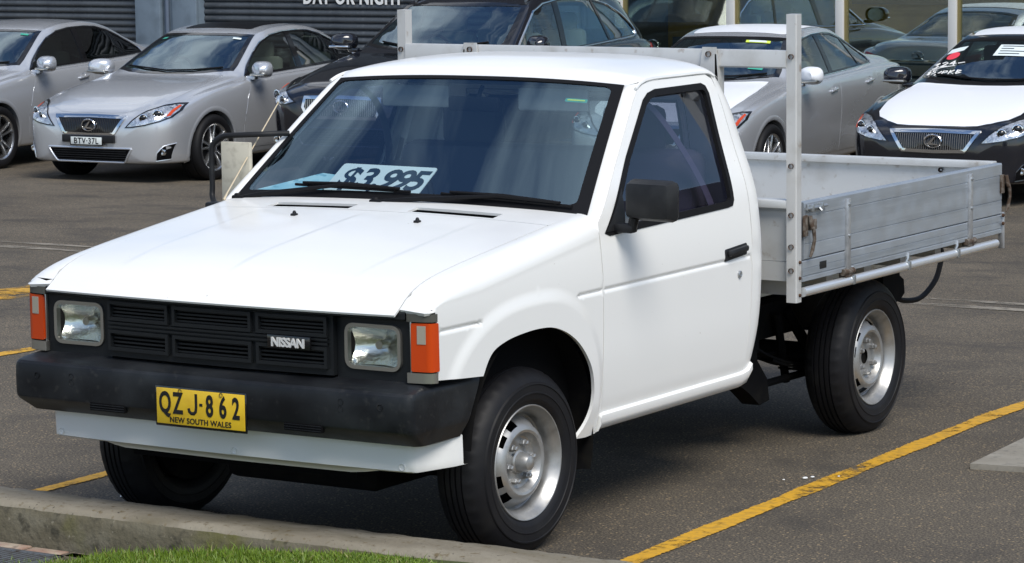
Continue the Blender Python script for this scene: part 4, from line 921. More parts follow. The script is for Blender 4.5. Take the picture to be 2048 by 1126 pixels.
b = B(); b.box((-.11, .83, 1.40), (.11, .85, 1.455), .01); b.tube([(0, .85, 1.43), (0, .90, 1.49)], .008, 6); b.obj('rear_view_mirror', 'seal', T)
for s in (1, -1):
    q = B(); pts = catmull([(s*.60, .98, 1.47), (s*.615, 1.10, 1.40), (s*.65, 1.22, 1.27), (s*.70, 1.30, 1.12), (s*.735, 1.325, 1.0), (s*.74, 1.33, .85)], 6)
    q.grid([[(x, y-.022, z), (x, y+.022, z), (x-s*.003, y+.022, z), (x-s*.003, y-.022, z)] for x, y, z in pts], True); q.obj('seat_belt', 'strap_grey', T, angle=30)
    q = B(); q.box((s*.30-.15, .90, 1.405), (s*.30+.15, .915, 1.49), .01); q.obj('sun_visor', 'headliner', T)
st = roundpoly([(.66, .835), (.80, .838), (.80, .867), (.66, .864)], .01, 3)
pS = panel('registration_sticker', st, ws, 'sticker_green', T, .05, out=(0, -.6, .8), off=-.004, rim=0); panel('sticker_strip', [(.675, .845), (.785, .848), (.785, .858), (.675, .856)], ws, 'sticker_yellow', pS, .05, out=(0, -.6, .8), off=-.003, rim=0)
# price card and paper lying on the dashboard
PC = B(); 
Mc = Matrix.Translation((-.197, .462, 1.134)) @ Matrix.Rotation(math.radians(-50), 4, 'X') @ Matrix.Rotation(math.radians(.5), 4, 'Y')
po = roundpoly([(-.215, -.012), (.203, -.012), (.222, .128), (-.19, .128)], .014, 4)
PC.prism(po, -.0015, .0015, 'y'); pc = PC.xf(Mc).obj('price_card', 'card_white', smooth=False)
tag(pc, 'white price card with big dark slanted numerals leaning inside the truck windscreen', 'price card')
for ch, x in (('$', -.135), ('3', -.055), (',', -.005), ('9', .042), ('9', .103), ('5', .163)):
    text(ch, .136, .0006, .0034, .25, 1, 1.08).xf(Mc @ Matrix.Translation((x-.005, -.0026, .012))).obj('price_digit', 'letter_navy', pc, smooth=False)
pp = B(); pp.add([(-.705, .452, 1.118), (-.45, .462, 1.114), (-.385, .585, 1.166), (-.505, .590, 1.174), (-.705, .450, 1.120), (-.45, .460, 1.116), (-.385, .583, 1.168), (-.505, .588, 1.176)], [[0, 1, 2, 3], [4, 5, 6, 7], [0, 1, 5, 4], [1, 2, 6, 5], [2, 3, 7, 6], [3, 0, 4, 7]])
tag(pp.obj('paper_sheet', 'paper_blue', smooth=False), 'pale blue printed paper sheet on the truck dashboard beside the price card', 'paper')
# ------------------------------------------------------------------ parked cars: body surface from curves along the length
class CarShape:
    def __init__(s, W, zt, zb, zs, xg, zg, xr, zr, y0, y1, xe=None):
        f = lambda d: pchip(list(d.keys()), list(d.values()))
        s.W, s.zt, s.zb, s.zs, s.xg, s.zg, s.xr, s.zr = map(f, (W, zt, zb, zs, xg, zg, xr, zr)); s.y0, s.y1 = y0, y1
    def section(s, y, n=3):
        W, zt, zb_, zs, xg, zg, xr, zr_ = [float(f(y)) for f in (s.W, s.zt, s.zb, s.zs, s.xg, s.zg, s.xr, s.zr)]
        h = zs-zb_
        P = [(0, zb_), (.70*W, zb_), (.915*W, zb_+.015), (.955*W, zb_+.10*h), (.975*W, zb_+.25*h), (W*.996, zb_+.55*h), (W, zb_+.75*h), (W*.988, zs-.10*h), (W*.965, zs-.005), (xg+(W*.965-xg)*.45, zs+(zg-zs)*.7), (xg, zg),
             ((xg+xr)/2+.012, (zg+zr_)/2), (xr, zr_), (xr*.86, zr_+(zt-zr_)*.50), (xr*.62, zr_+(zt-zr_)*.80), (xr*.32, zr_+(zt-zr_)*.95), (0, zt)]
        return catmull(P, n)
    def stations(s):
        a = s.y0; b_ = s.y1
        return list(a+np.array([0, .006, .014, .025, .04, .06, .085]))+list(np.arange(a+.115, b_-.12, .045))+list(b_-np.array([.10, .08, .06, .04, .025, .012, .004, 0]))
    def build(s, n=3):
        ys = s.stations(); rows = []
        for y in ys:
            p = s.section(y, n); rows.append([(x, y, z) for x, z in p]+[(-x, y, z) for x, z in p[-2:0:-1]])
        m = len(rows[0]); V = [q for r in rows for q in r]; F = []
        for i in range(len(rows)-1):
            for j in range(m): F.append([i*m+j, i*m+(j+1) % m, (i+1)*m+(j+1) % m, (i+1)*m+j])
        F.append(list(range(m))[::-1]); F.append([(len(rows)-1)*m+j for j in range(m)])
        s.V, s.F, s.m, s.nrows = V, F, m, len(rows)
        tris = []
        for f in F[:-2]: tris += [(f[0], f[1], f[2]), (f[0], f[2], f[3])]
        for f in F[-2:]: tris += [(f[0], f[i], f[i+1]) for i in range(1, len(f)-1)]
        s.bvh = BVHTree.FromPolygons([Vector(v) for v in V], tris); return s
    def proj(s, axis, sign, off=0.0):
        """Function laying (u, v) on the body, looking along an axis: 'x' -> (y, z), 'y' -> (x, z), 'z' -> (x, y)."""
        def fn(u, v):
            out = []
            for a, b_ in zip(np.broadcast_to(u, np.broadcast(u, v).shape).ravel(), np.broadcast_to(v, np.broadcast(u, v).shape).ravel()):
                if axis == 'x': o, d = Vector((sign*5, a, b_)), Vector((-sign, 0, 0))
                elif axis == 'y': o, d = Vector((a, sign*9, b_)), Vector((0, -sign, 0))
                else: o, d = Vector((a, b_, 5)), Vector((0, 0, -1))
                h = s.bvh.ray_cast(o, d)
                if h[0] is None:
                    o2 = Vector((.5*sign, a, b_)) if axis == 'x' else (Vector((a, s.y0+.1 if sign < 0 else s.y1-.1, b_)) if axis == 'y' else Vector((a, b_, 1)))
                    h = s.bvh.find_nearest(o2); q = h[0]
                else: q = h[0]
                out.append((q.x, q.y, q.z))
            return np.array(out)
        return fn
SEDAN = CarShape(
    W={-.81: .40, -.80: .52, -.775: .64, -.72: .74, -.60: .81, -.40: .855, 0: .885, .8: .897, 1.8: .897, 2.73: .892, 3.2: .865, 3.5: .815, 3.65: .74, 3.73: .63, 3.765: .45},
    zt={-.81: .52, -.803: .58, -.79: .625, -.76: .668, -.70: .708, -.5: .785, -.2: .865, .1: .925, .36: .965, .44: .992, .8: 1.17, 1.1: 1.31, 1.25: 1.365, 1.4: 1.395, 1.65: 1.422, 1.9: 1.425, 2.15: 1.41, 2.4: 1.365, 2.7: 1.255, 2.95: 1.145, 3.08: 1.10, 3.2: 1.092, 3.5: 1.085, 3.64: 1.07, 3.70: 1.0, 3.74: .88, 3.765: .74},
    zb={-.81: .34, -.80: .26, -.775: .21, -.6: .19, 0: .18, 1.5: .18, 2.73: .20, 3.5: .23, 3.7: .29, 3.765: .42},
    zs={-.81: .46, -.80: .54, -.775: .60, -.70: .655, -.5: .72, -.2: .80, .1: .855, .5: .905, 1.0: .93, 2.0: .965, 2.8: .99, 3.2: .99, 3.5: .975, 3.65: .93, 3.72: .84, 3.765: .66},
    xg={-.81: .32, -.775: .54, -.6: .70, -.2: .765, .3: .78, .7: .795, 1.0: .80, 2.0: .80, 2.6: .785, 3.0: .765, 3.3: .74, 3.6: .63, 3.73: .5, 3.765: .33},
    zg={-.81: .485, -.80: .56, -.775: .62, -.70: .675, -.5: .74, -.2: .82, .1: .875, .5: .925, 1.0: .95, 2.0: .985, 2.8: 1.012, 3.2: 1.012, 3.5: 1.0, 3.65: .955, 3.72: .87, 3.765: .68},
    xr={-.81: .22, -.775: .40, -.6: .56, -.2: .65, .30: .70, .60: .725, .78: .69, 1.0: .625, 1.25: .575, 1.8: .572, 2.4: .555, 2.7: .575, 2.95: .64, 3.15: .68, 3.4: .64, 3.6: .54, 3.73: .38, 3.765: .22},
    zr={-.81: .50, -.80: .565, -.775: .632, -.70: .69, -.5: .762, -.2: .845, .1: .902, .4: .945, .60: .975, .80: 1.075, 1.0: 1.19, 1.2: 1.29, 1.35: 1.335, 1.6: 1.37, 1.9: 1.38, 2.15: 1.36, 2.4: 1.31, 2.7: 1.20, 2.95: 1.095, 3.1: 1.058, 3.4: 1.05, 3.6: 1.03, 3.70: .96, 3.74: .85, 3.765: .70},
    y0=-.81, y1=3.765).build()
SUV = CarShape(
    W={-.93: .45, -.92: .58, -.88: .71, -.80: .79, -.6: .86, -.3: .905, 0: .925, .8: .94, 1.8: .942, 2.74: .94, 3.2: .92, 3.55: .87, 3.72: .80, 3.80: .70, 3.84: .55},
    zt={-.93: .70, -.92: .78, -.90: .83, -.86: .87, -.75: .92, -.5: .98, -.1: 1.05, .25: 1.095, .45: 1.115, .55: 1.15, .9: 1.335, 1.2: 1.485, 1.38: 1.575, 1.6: 1.635, 1.9: 1.67, 2.3: 1.68, 2.7: 1.665, 3.1: 1.615, 3.30: 1.565, 3.36: 1.515, 3.5: 1.38, 3.65: 1.24, 3.74: 1.14, 3.79: 1.04, 3.82: .9, 3.84: .75},
    zb={-.93: .40, -.90: .28, -.6: .24, 0: .24, 2.7: .25, 3.5: .30, 3.75: .38, 3.84: .5},
    zs={-.93: .60, -.92: .70, -.90: .745, -.86: .78, -.6: .85, -.3: .91, 0: .95, .5: 1.01, 1.2: 1.04, 2: 1.07, 2.8: 1.11, 3.3: 1.12, 3.6: 1.08, 3.74: 1.0, 3.80: .90, 3.84: .68},
    xg={-.93: .36, -.90: .58, -.6: .74, 0: .82, .5: .84, 1: .85, 2: .855, 2.8: .84, 3.2: .82, 3.55: .76, 3.75: .64, 3.84: .42},
    zg={-.93: .63, -.92: .73, -.90: .77, -.86: .805, -.6: .875, -.3: .935, 0: .975, .5: 1.035, 1.2: 1.065, 2: 1.095, 2.8: 1.135, 3.3: 1.145, 3.6: 1.10, 3.74: 1.015, 3.80: .915, 3.84: .69},
    xr={-.93: .25, -.90: .45, -.6: .60, 0: .70, .45: .78, .66: .81, .9: .775, 1.2: .715, 1.4: .675, 1.9: .665, 2.6: .655, 3.1: .64, 3.35: .61, 3.5: .64, 3.65: .66, 3.75: .58, 3.84: .3},
    zr={-.93: .66, -.92: .745, -.90: .80, -.86: .84, -.6: .925, -.1: 1.02, .3: 1.075, .66: 1.115, .9: 1.24, 1.15: 1.395, 1.38: 1.525, 1.6: 1.58, 1.9: 1.605, 2.4: 1.61, 2.8: 1.59, 3.1: 1.55, 3.30: 1.50, 3.38: 1.44, 3.5: 1.32, 3.65: 1.19, 3.74: 1.10, 3.80: .98, 3.84: .72},
    y0=-.93, y1=3.84).build()
def car_wheel_mesh(R=.317, r=.228, w=.225):
    b = B(); p = [(-.020, r-.012), (-.004, r+.002), (.006, r+.018), (.010, r+.045), (.004, R-.022), (-.010, R-.008), (-.030, R-.001), (-.06, R), (-.063, R-.008), (-.068, R-.008), (-.071, R), (-.113, R+.001), (-.155, R), (-.158, R-.008), (-.163, R-.008), (-.166, R), (-.20, R-.002), (-.225, R-.02), (-.235, r+.03), (-.22, r)]
    b.lathe(p, n=56); ty = mesh('tyre', b.V, b.F, 'tyre_new', angle=40)
    b = B(); b.lathe([(-.19, r-.03), (-.04, r-.02), (-.012, r-.016), (-.002, r-.006), (.001, r), (-.006, r+.003)], n=56)
    for k in range(5):
        for s in (-1, 1):
            a = 2*PI*k/5+.1; pts = []
            for rr, off, wd, ax in ((.035, .012, .018, -.030), (.10, .022, .013, -.020), (.17, .034, .012, -.014), (r-.010, .050, .015, -.012)):
                pts.append((rr, s*off, wd, ax))
            rows = []
            for rr, o, wd, ax in pts:
                row = []
                for du, da in ((-1, -.012), (-.55, .004), (.55, .004), (1, -.012), (.8, -.04), (-.8, -.04)):
                    t = o+du*wd; row.append((ax+da, rr*math.cos(a)-t*math.sin(a), rr*math.sin(a)+t*math.cos(a)))
                rows.append(row)
            b.grid(rows, True)
    b.lathe([(-.05, .06), (-.024, .055), (-.016, .040), (-.014, .028), (-.010, .026), (-.008, 0)], n=24)
    ri = mesh('rim', b.V, b.F, 'alloy', angle=35)
    b = B(); b.lathe([(-.06, 0), (-.06, r-.06), (-.08, r-.05)], n=30); b.box((-.10, -.03, .06), (-.045, .05, .15), .01); dm = mesh('brake', b.V, b.F, 'under_black')
    return ty, ri, dm
def emblem(sx, m='chrome'):
    """Oval ring with a slanted L inside, in the xz plane."""
    b = B(); b.tube([(sx*.075*math.cos(t), 0, sx*.053*math.sin(t)) for t in np.linspace(0, 2*PI, 29)], sx*.0085, 6, False)
    b.prism([(sx*x, sx*z) for x, z in ((.006, .034), (.024, .036), (-.014, -.017), (.044, -.024), (.050, -.034), (-.046, -.032), (-.044, -.020))], -.006*sx, .006*sx, 'y'); return b
def arch_lip(S, yc, R, zc, s, zlo, m):
    fn = S.proj('x', s); b = B(); rows = []
    for t in np.linspace(-.5, PI+.5, 46):
        if zc+R*math.sin(t) < zlo: continue
        ys = np.array([yc+q*math.cos(t) for q in (R-.004, R+.006, R+.03, R+.055)]); z_ = np.array([zc+q*math.sin(t) for q in (R-.004, R+.006, R+.03, R+.055)])
        P = fn(ys, np.maximum(z_, zlo)); x = np.abs(P[:, 0]); xo = x[1:3].max()
        rows.append([(s*(xo-.10), ys[0], z_[0]), (s*(xo-.002), ys[0], z_[0]), (s*(xo+.004), ys[1], z_[1]), (s*(x[2]+.004), ys[2], z_[2]), (s*(x[3]-.004), ys[3], z_[3])])
    b.grid(rows); return b
def make_car(S, name, paint, spec):
    root = empty(name)
    fx = {1: S.proj('x', 1), -1: S.proj('x', -1)}; fy = S.proj('y', -1); fr = S.proj('y', 1); fz = S.proj('z', 1)
    dlo = spec['dlo']; wsc = spec['ws']; rws_ = spec['rw']; R, wz, wb = spec['arch'], spec['wz'], spec['wb']
    # body shell with openings for windows and wheels
    jobs = []
    circ = lambda yc: [(yc+R*math.cos(t), wz+R*math.sin(t)) for t in np.linspace(0, 2*PI, 30, endpoint=False)]
    for sg in (1, -1):
        for yc in (0, wb): jobs.append((circ(yc), (1, 2), lambda c, sg=sg: c.x*sg > .55))
        jobs.append((inset(dlo, .008), (1, 2), lambda c, sg=sg: c.x*sg > .42))
    jobs.append((inset(wsc, .012), (0, 1), lambda c: c.z > spec['wsz'])); jobs.append((inset(rws_, .012), (0, 1), lambda c: c.z > spec['wsz']))
    V, keep = cut_openings(S.V, S.F, jobs)
    BO = obj('body', V, keep, paint, root, angle=50)
    zlo = spec['zlo']
    for yc in (0, wb):
        for s in (1, -1):
            arch_lip(S, yc, R, wz, s, zlo, paint).obj('arch_lip', paint, root, angle=45)
            b = B(); b.lathe([(s*.80, R-.004), (s*.62, R+.01), (s*.50, R-.05), (s*.50, 0)], (0, yc, wz), 'x', 30); b.V = [(x, y, max(z, zlo-.02)) for x, y, z in b.V]; b.obj('wheel_housing', 'matt_black', root)
    # glass
    dlo_g = spec['panes']
    for s in (1, -1):
        WF = panel('window_frame', dlo, fx[s], 'gloss_black', root, .07, holes=dlo_g, out=(s, 0, .3), off=.002, rim=.012)
        for i, g in enumerate(dlo_g): panel('window', g, fx[s], spec['sideglass'][min(i, len(spec['sideglass'])-1)], WF, .09, out=(s, 0, .3), off=-.003, rim=0)
        if spec.get('trim'):
            q = fx[s](*np.array(densify(dlo, .06)).T); B().tube([(p[0]+s*.003, p[1], p[2]) for p in q]+[(q[0][0]+s*.003, q[0][1], q[0][2])], spec.get('trimr', .006), 6).obj('window_trim', 'chrome', WF)
    WS = panel('windscreen', wsc, fz, 'car_screen_glass', root, .09, out=(0, -.3, 1), off=-.001, rim=0)
    panel('windscreen_seal', inset(wsc, -.008), fz, 'gloss_black', WS, .06, holes=[inset(wsc, .042)], out=(0, -.3, 1), off=.002, rim=.01)
    RWn = panel('rear_window', rws_, fz, 'car_side_glass', root, .09, out=(0, .3, 1), off=-.001, rim=0)
    panel('rear_window_seal', inset(rws_, -.008), fz, 'gloss_black', RWn, .06, holes=[inset(rws_, .045)], out=(0, .3, 1), off=.002, rim=.01)
    # opening panels
    panel('bonnet', spec['bonnet'], fz, paint, root, .05, out=(0, -.2, 1), off=.0035, rim=.008)
    for s in (1, -1):
        for i, d in enumerate(spec['doors']):
            D = panel('door', d, fx[s], paint, root, .06, out=(s, 0, .2), off=.002, rim=.003)
            hy, hz = spec['handles'][i]; q = fx[s](np.array([hy]), np.array([hz]))[0]
            b = B(); b.box((-.012, -.085, -.013), (.024, .085, .013), .011); b.V = [(x+(.012*(1-(y/.085)**2)), y, z+.10*y) for x, y, z in b.V]; b.lathe([(-.03, .0), (-.006, .036), (.003, .044), (.002, .046)], (0, .0, 0), 'x', 18)
            b.V = [(q[0]+s*(x), q[1]+y, q[2]+z) for x, y, z in b.V]; b.obj('handle', spec.get('handle_mat', paint), D)
        # mirrors
        my, mz, mx = spec['mirror']
        prof = [(-.085, .05, .035), (-.06, .095, .062), (-.02, .112, .078), (.03, .115, .082), (.055, .112, .080)]
        b = B(); rows = []
        for yy, a, h in prof: rows.append([(a*math.copysign(abs(math.cos(t))**.7, math.cos(t))+.018*(a-.1)*0, yy-.03*(math.cos(t)), h*math.copysign(abs(math.sin(t))**.75, math.sin(t))) for t in np.linspace(0, 2*PI, 20, endpoint=False)])
        b.grid(rows, True); b.F.append(list(range(20))[::-1]); b.m.append(0)
        b.V = [(s*(mx+x), my+y, mz+z) for x, y, z in b.V]; MI_ = b.obj('door_mirror', paint, root, angle=50)
        b = B(); b.lathe([(.052, .10), (.050, 0)], (0, 0, 0), 'y', 20); b.V = [(s*(mx+x*1.0), my+y, mz+z*.72) for x, y, z in b.V]; b.obj('mirror_glass', 'chrome', MI_)
        b = B(); b.box((-.095, -.095, -.060), (.100, .0, -.036), .010); b.V = [(s*(mx+x), my+y-.02*(x/.1), mz+z+.05*max(0, x)) for x, y, z in b.V]; b.obj('mirror_lamp', 'dull_chrome' if paint != 'black_paint' else 'chrome', MI_)
        b = B(); b.box((-.17, -.03, -.10), (-.06, .03, -.06), .012); b.V = [(s*(mx+x), my+y, mz+z) for x, y, z in b.V]; b.obj('mirror_arm', paint, MI_)
    # front
    gf = spec['grille']
    GF = panel('grille_frame', gf, fy, 'chrome', root, .05, holes=[inset(gf, spec['gw'])], out=(0, -1, 0), off=.012, rim=.02)
    panel('grille', inset(gf, spec['gw']-.003), fy, 'gloss_black', root, .06, out=(0, -1, 0), off=.004, rim=0)
    gi = inset(gf, spec['gw']+.001); xs_ = np.array(gi)[:, 0]
    for x in np.arange(xs_.min()+.012, xs_.max(), spec['gstep']):
        zz_ = np.linspace(.3, 1.0, 240); k = inpoly(np.stack([np.full(240, x), zz_], 1), gi)
        if k.sum() < 8: continue
        z0, z1 = zz_[k].min(), zz_[k].max(); p = fy(np.full(4, x), np.linspace(z0, z1, 4)); b = B(); b.grid([[(q[0]-.0035, q[1]-.005, q[2]), (q[0], q[1]-.010, q[2]), (q[0]+.0035, q[1]-.005, q[2])] for q in p]); b.obj('grille_bar', spec['gbar'], GF, smooth=False)
    lx, lz = spec['logo']; q = fy(np.array([lx]), np.array([lz]))[0]
    emblem(spec.get('logos', 1.0)).xf(Matrix.Translation((q[0], q[1]-.016, q[2]))).obj('emblem', 'chrome', root)
    for s in (1, -1):
        hl = [(s*x, z) for x, z in spec['lamp']]
        HL = panel('headlight', hl, fy, spec['lampmat'], root, .035, out=(.4*s, -1, .2), off=.004, rim=.006)
        panel('lamp_edge', inset(hl, -.006), fy, 'gloss_black', HL, .04, holes=[inset(hl, .006)], out=(.4*s, -1, .2), off=.006, rim=.01)
        for x, z, r_ in spec['proj']:
            q = fy(np.array([s*x]), np.array([z]))[0]; b = B(); b.lathe([(.0, r_*1.15), (-.016, r_*1.1), (-.018, r_*.9), (-.010, r_*.8)], (0, 0, 0), 'y', 20); b.V = [(q[0]+a, q[1]+c+(abs(q[0]+a)-abs(q[0]))*.45, q[2]+d) for a, c, d in b.V]; b.obj('lamp_ring', 'chrome', HL)
            b = B(); b.lathe([(-.008, r_*.85), (-.020, r_*.6), (-.024, 0)], (0, 0, 0), 'y', 18); b.V = [(q[0]+a, q[1]+c+(abs(q[0]+a)-abs(q[0]))*.45, q[2]+d) for a, c, d in b.V]; b.obj('lamp_lens', 'gloss_black', HL)
        panel('turn_signal', [(s*x, z) for x, z in spec['orange']], fy, 'orange_lens', HL, .03, out=(.4*s, -1, .2), off=.008, rim=.006)
        if 'fog' in spec:
            fg = [(s*x, z) for x, z in spec['fog']]; FG = panel('fog_recess', fg, fy, 'matt_black', root, .04, out=(.4*s, -1, 0), off=.004, rim=.004)
            x, z, r_ = spec['foglamp']; q = fy(np.array([s*x]), np.array([z]))[0]; b = B(); b.lathe([(.0, r_*1.1), (-.018, r_), (-.020, r_*.8), (-.012, 0)], (q[0], q[1], q[2]), 'y', 20); b.obj('fog_lamp', 'chrome', FG)
            q = fy(*np.array(densify(fg, .04)).T); B().tube([tuple(p) for p in q]+[tuple(q[0])], .007, 6).obj('recess_edge', paint, FG)
    it = spec['intake']; IN = panel('lower_intake', it, fy, 'matt_black', root, .05, out=(0, -1, 0), off=.003, rim=.003)
    q = fy(*np.array(densify(it, .05)).T); B().tube([(p[0], p[1]-.003, p[2]) for p in q]+[(q[0][0], q[0][1]-.003, q[0][2])], .011, 7).obj('intake_edge', paint, IN)
    for z in np.arange(spec['intz'][0], spec['intz'][1], .022):
        w = .42; p = fy(np.linspace(-w, w, 11), np.full(11, z)); B().tube([(a, b_-.004, c) for a, b_, c in p], .0035, 4).obj('intake_bar', 'black_plastic', IN)
    # rear
    for s in (1, -1):
        tlm = [(s*x, z) for x, z in spec['tail']]; panel('tail_light', tlm, fr, 'red_lens', root, .04, out=(.3*s, 1, 0), off=.005, rim=.006)
        if 'tailside' in spec: panel('tail_light', spec['tailside'], fx[s], 'red_lens', root, .03, out=(s, .3, 0), off=.005, rim=.006)
    q = fr(np.array([0.0]), np.array([spec['blogo']]))[0]; emblem(.9).xf(Matrix.Translation((q[0], q[1]+.012, q[2])) @ Matrix.Rotation(PI, 4, 'Z')).obj('emblem', 'chrome', root)
    panel('plate_recess', [(-.30, spec['bplate']-.085), (.30, spec['bplate']-.085), (.34, spec['bplate']+.075), (-.34, spec['bplate']+.075)], fr, 'gloss_black', root, .08, out=(0, 1, 0), off=.003, rim=.003)
    q = fr(np.array([0.0]), np.array([spec['bplate']+.10]))[0]; b = B(); b.box((-.40, q[1]-.01, spec['bplate']+.085), (.40, q[1]+.016, spec['bplate']+.115), .008); b.obj('boot_trim', 'chrome', root)
    q = fr(np.array([0.0]), np.array([spec['bplate']]))[0]; b = B(); b.box((-.19, q[1]+.004, spec['bplate']-.055), (.19, q[1]+.012, spec['bplate']+.055), .002); b.obj('rear_plate', 'plate_white', root)
    # cabin
    cl = B(); y0, y1, zf, zt_ = spec['cab']; W0 = spec['cabw']
    cl.add([(-W0, y0, zt_), (W0, y0, zt_), (W0, y1, zt_), (-W0, y1, zt_), (-W0, y0, zf), (W0, y0, zf), (W0, y1, zf), (-W0, y1, zf)], [[4, 5, 6, 7], [0, 1, 5, 4], [1, 2, 6, 5], [2, 3, 7, 6], [3, 0, 4, 7]]); cl.obj('cabin_lining', 'trim_grey', root, smooth=False)
    b = B(); zd = spec['dashz']; b.grid([[(x, y+.12*(x/.7)**2, z) for x in np.linspace(-.70, .70, 9)] for y, z in ((y0, zd-.02), (y0+.25, zd), (y0+.45, zd-.02), (y0+.52, zd-.12), (y0+.5, zd-.4))]); b.obj('dashboard', 'dash_grey', root)
    b = B(); b.tube([(-.36+.18*math.cos(t), y0+.66+.18*math.sin(t)*.42, zd-.0+.18*math.sin(t)*.9) for t in np.linspace(0, 2*PI, 25)], .014, 6, False); b.obj('steering_wheel', 'seal', root)
    for yy in spec['seats']:
        for x in (-.36, .36):
            b = B(); b.box((x-.24, yy, spec['seatz']), (x+.24, yy+.12, spec['seatz']+.60), .05); b.box((x-.13, yy+.03, spec['seatz']+.58), (x+.13, yy+.13, spec['seatz']+.76), .045); b.box((x-.24, yy-.45, spec['seatz']-.1), (x+.24, yy+.05, spec['seatz']+.06), .05); b.obj('seat', spec['seatmat'], root)
    # wipers at the foot of the screen
    wpt = spec['wiper']; p = fz(*np.array(wpt).T); B().tube([(a, b_, c+.012) for a, b_, c in p], .009, 6).obj('wiper', 'seal', root)
    return root
TY, RI, DK = car_wheel_mesh()
def add_wheels(root, x, wb, z, sc_=1.0):
    for i, (sx, y) in enumerate(((1, 0), (1, wb), (-1, 0), (-1, wb))):
        w = empty('wheel', (sx*x, y, z), 0 if sx > 0 else PI, root); w.scale = (1, sc_, sc_)
        for nm, me in (('tyre', TY), ('rim', RI), ('brake', DK)):
            q = link(bpy.data.objects.new(nm, me), w)
            if nm == 'rim': q.rotation_euler = (.35+i*.5, 0, 0)
def dlo_panes(dlo_top, dlo_bot, splits, gap): pass
sd_dlo = [(.66, .955), (.80, 1.055), (1.0, 1.165), (1.2, 1.262), (1.4, 1.325), (1.62, 1.352), (1.9, 1.358), (2.12, 1.345), (2.34, 1.300), (2.52, 1.232), (2.68, 1.150), (2.77, 1.085), (2.775, 1.05), (2.73, 1.03), (2.3, 1.012), (1.6, .985), (1.0, .962)]
def cut(poly, ya, yb):
    """Piece of an outline between two slanted cuts (each a pair of y at z = .95 and y at z = 1.35)."""
    out = [tuple(p) for p in densify(poly, .02)]
    def side_(p, c): return p[0]-(c[0]+(c[1]-c[0])*(p[1]-.95)/.40)
    def clip(P, c, sgn):
        R_ = []
        for i in range(len(P)):
            a, b_ = P[i], P[(i+1) % len(P)]; da, db = side_(a, c)*sgn, side_(b_, c)*sgn
            if da >= 0: R_.append(a)
            if da*db < 0: t = da/(da-db); R_.append((a[0]+(b_[0]-a[0])*t, a[1]+(b_[1]-a[1])*t))
        return R_
    if ya: out = clip(out, ya, 1)
    if yb: out = clip(out, yb, -1)
    q = [out[0]]
    for p in out[1:]:
        if math.dist(p, q[-1]) > .006: q.append(p)
    if math.dist(q[0], q[-1]) < .006: q.pop()
    return q
gi_ = inset(sd_dlo, .020)
sd_panes = [cut(gi_, (.78, .78), (1.60, 1.66)), cut(gi_, (1.69, 1.74), (2.42, 2.30)), cut(gi_, (2.445, 2.325), None)]
SPEC = dict(
    dlo=sd_dlo, panes=sd_panes, sideglass=['car_side_glass', 'car_side_glass', 'privacy_glass'],
    ws=[(0, .405), (.25, .42), (.45, .47), (.60, .55), (.675, .63), (.66, .73), (.60, .96), (.525, 1.235), (.40, 1.205), (.2, 1.185), (0, 1.18), (-.2, 1.185), (-.40, 1.205), (-.525, 1.235), (-.60, .96), (-.66, .73), (-.675, .63), (-.60, .55), (-.45, .47), (-.25, .42)],
    rw=[(0, 2.42), (.35, 2.425), (.50, 2.44), (.545, 2.60), (.60, 2.86), (.56, 2.99), (.3, 3.03), (0, 3.04), (-.3, 3.03), (-.56, 2.99), (-.60, 2.86), (-.545, 2.60), (-.50, 2.44), (-.35, 2.425)], wsz=.9,
    arch=.352, wz=.317, wb=2.73, zlo=.20, trim=True, trimr=.005,
    bonnet=[(0, -.752), (.25, -.748), (.37, -.735), (.48, -.68), (.60, -.58), (.66, -.45), (.69, -.2), (.695, .1), (.665, .47), (.45, .41), (.2, .365), (0, .355), (-.2, .365), (-.45, .41), (-.665, .47), (-.695, .1), (-.69, -.2), (-.66, -.45), (-.60, -.58), (-.48, -.68), (-.37, -.735), (-.25, -.748)],
    doors=[[(.52, .27), (.50, .5), (.56, .75), (.66, .915), (1.1, .938), (1.64, .962), (1.64, .5), (1.62, .27)], [(1.65, .27), (1.65, .5), (1.65, .963), (2.2, .985), (2.62, 1.0), (2.62, .88), (2.45, .70), (2.30, .55), (2.24, .40), (2.22, .27)]],
    handles=[(1.46, .845), (2.40, .88)], mirror=(.70, 1.02, .965),
    grille=[(-.415, .652), (0, .660), (.415, .652), (.405, .628), (.29, .468), (0, .460), (-.29, .468), (-.405, .628)], gw=.028, gstep=.020, gbar='black_plastic', logo=(0, .563),
    lamp=[(.42, .548), (.50, .553), (.62, .572), (.74, .605), (.80, .640), (.825, .70), (.822, .757), (.76, .757), (.68, .742), (.58, .695), (.49, .620)], proj=[(.60, .640, .034), (.715, .672, .040)], orange=[(.775, .648), (.795, .655), (.812, .738), (.795, .745)], lampmat='lamp_silver',
    fog=[(.70, .232), (.78, .245), (.815, .395), (.76, .372), (.715, .31)], foglamp=(.755, .315, .030),
    intake=roundpoly([(-.485, .350), (.485, .350), (.395, .215), (-.395, .215)], .02, 3), intz=(.232, .34),
    tail=[(.52, .93), (.70, .96), (.70, .80), (.56, .82)], tailside=[(3.45, .93), (3.60, .95), (3.70, .86), (3.70, .78), (3.58, .80)], blogo=.93, bplate=.78,
    cab=(.50, 3.0, .28, .88), cabw=.74, dashz=.93, seats=(1.55, 2.45), seatz=.50, seatmat='seat_cream',
    wiper=[(-.55, .60), (-.3, .52), (0, .46), (.3, .49), (.58, .60)])
mat('lamp_silver', (.52, .55, .58), .12, .75, coat=1.0, noise=[((.80, .82, .84), 16, .5, .56), ((.10, .11, .13), 22, .58, .64)], bump=(40, .3, .02))
base = make_car(SEDAN, 'parked_sedan', 'silver_paint', SPEC); add_wheels(base, .885, 2.73, .317)
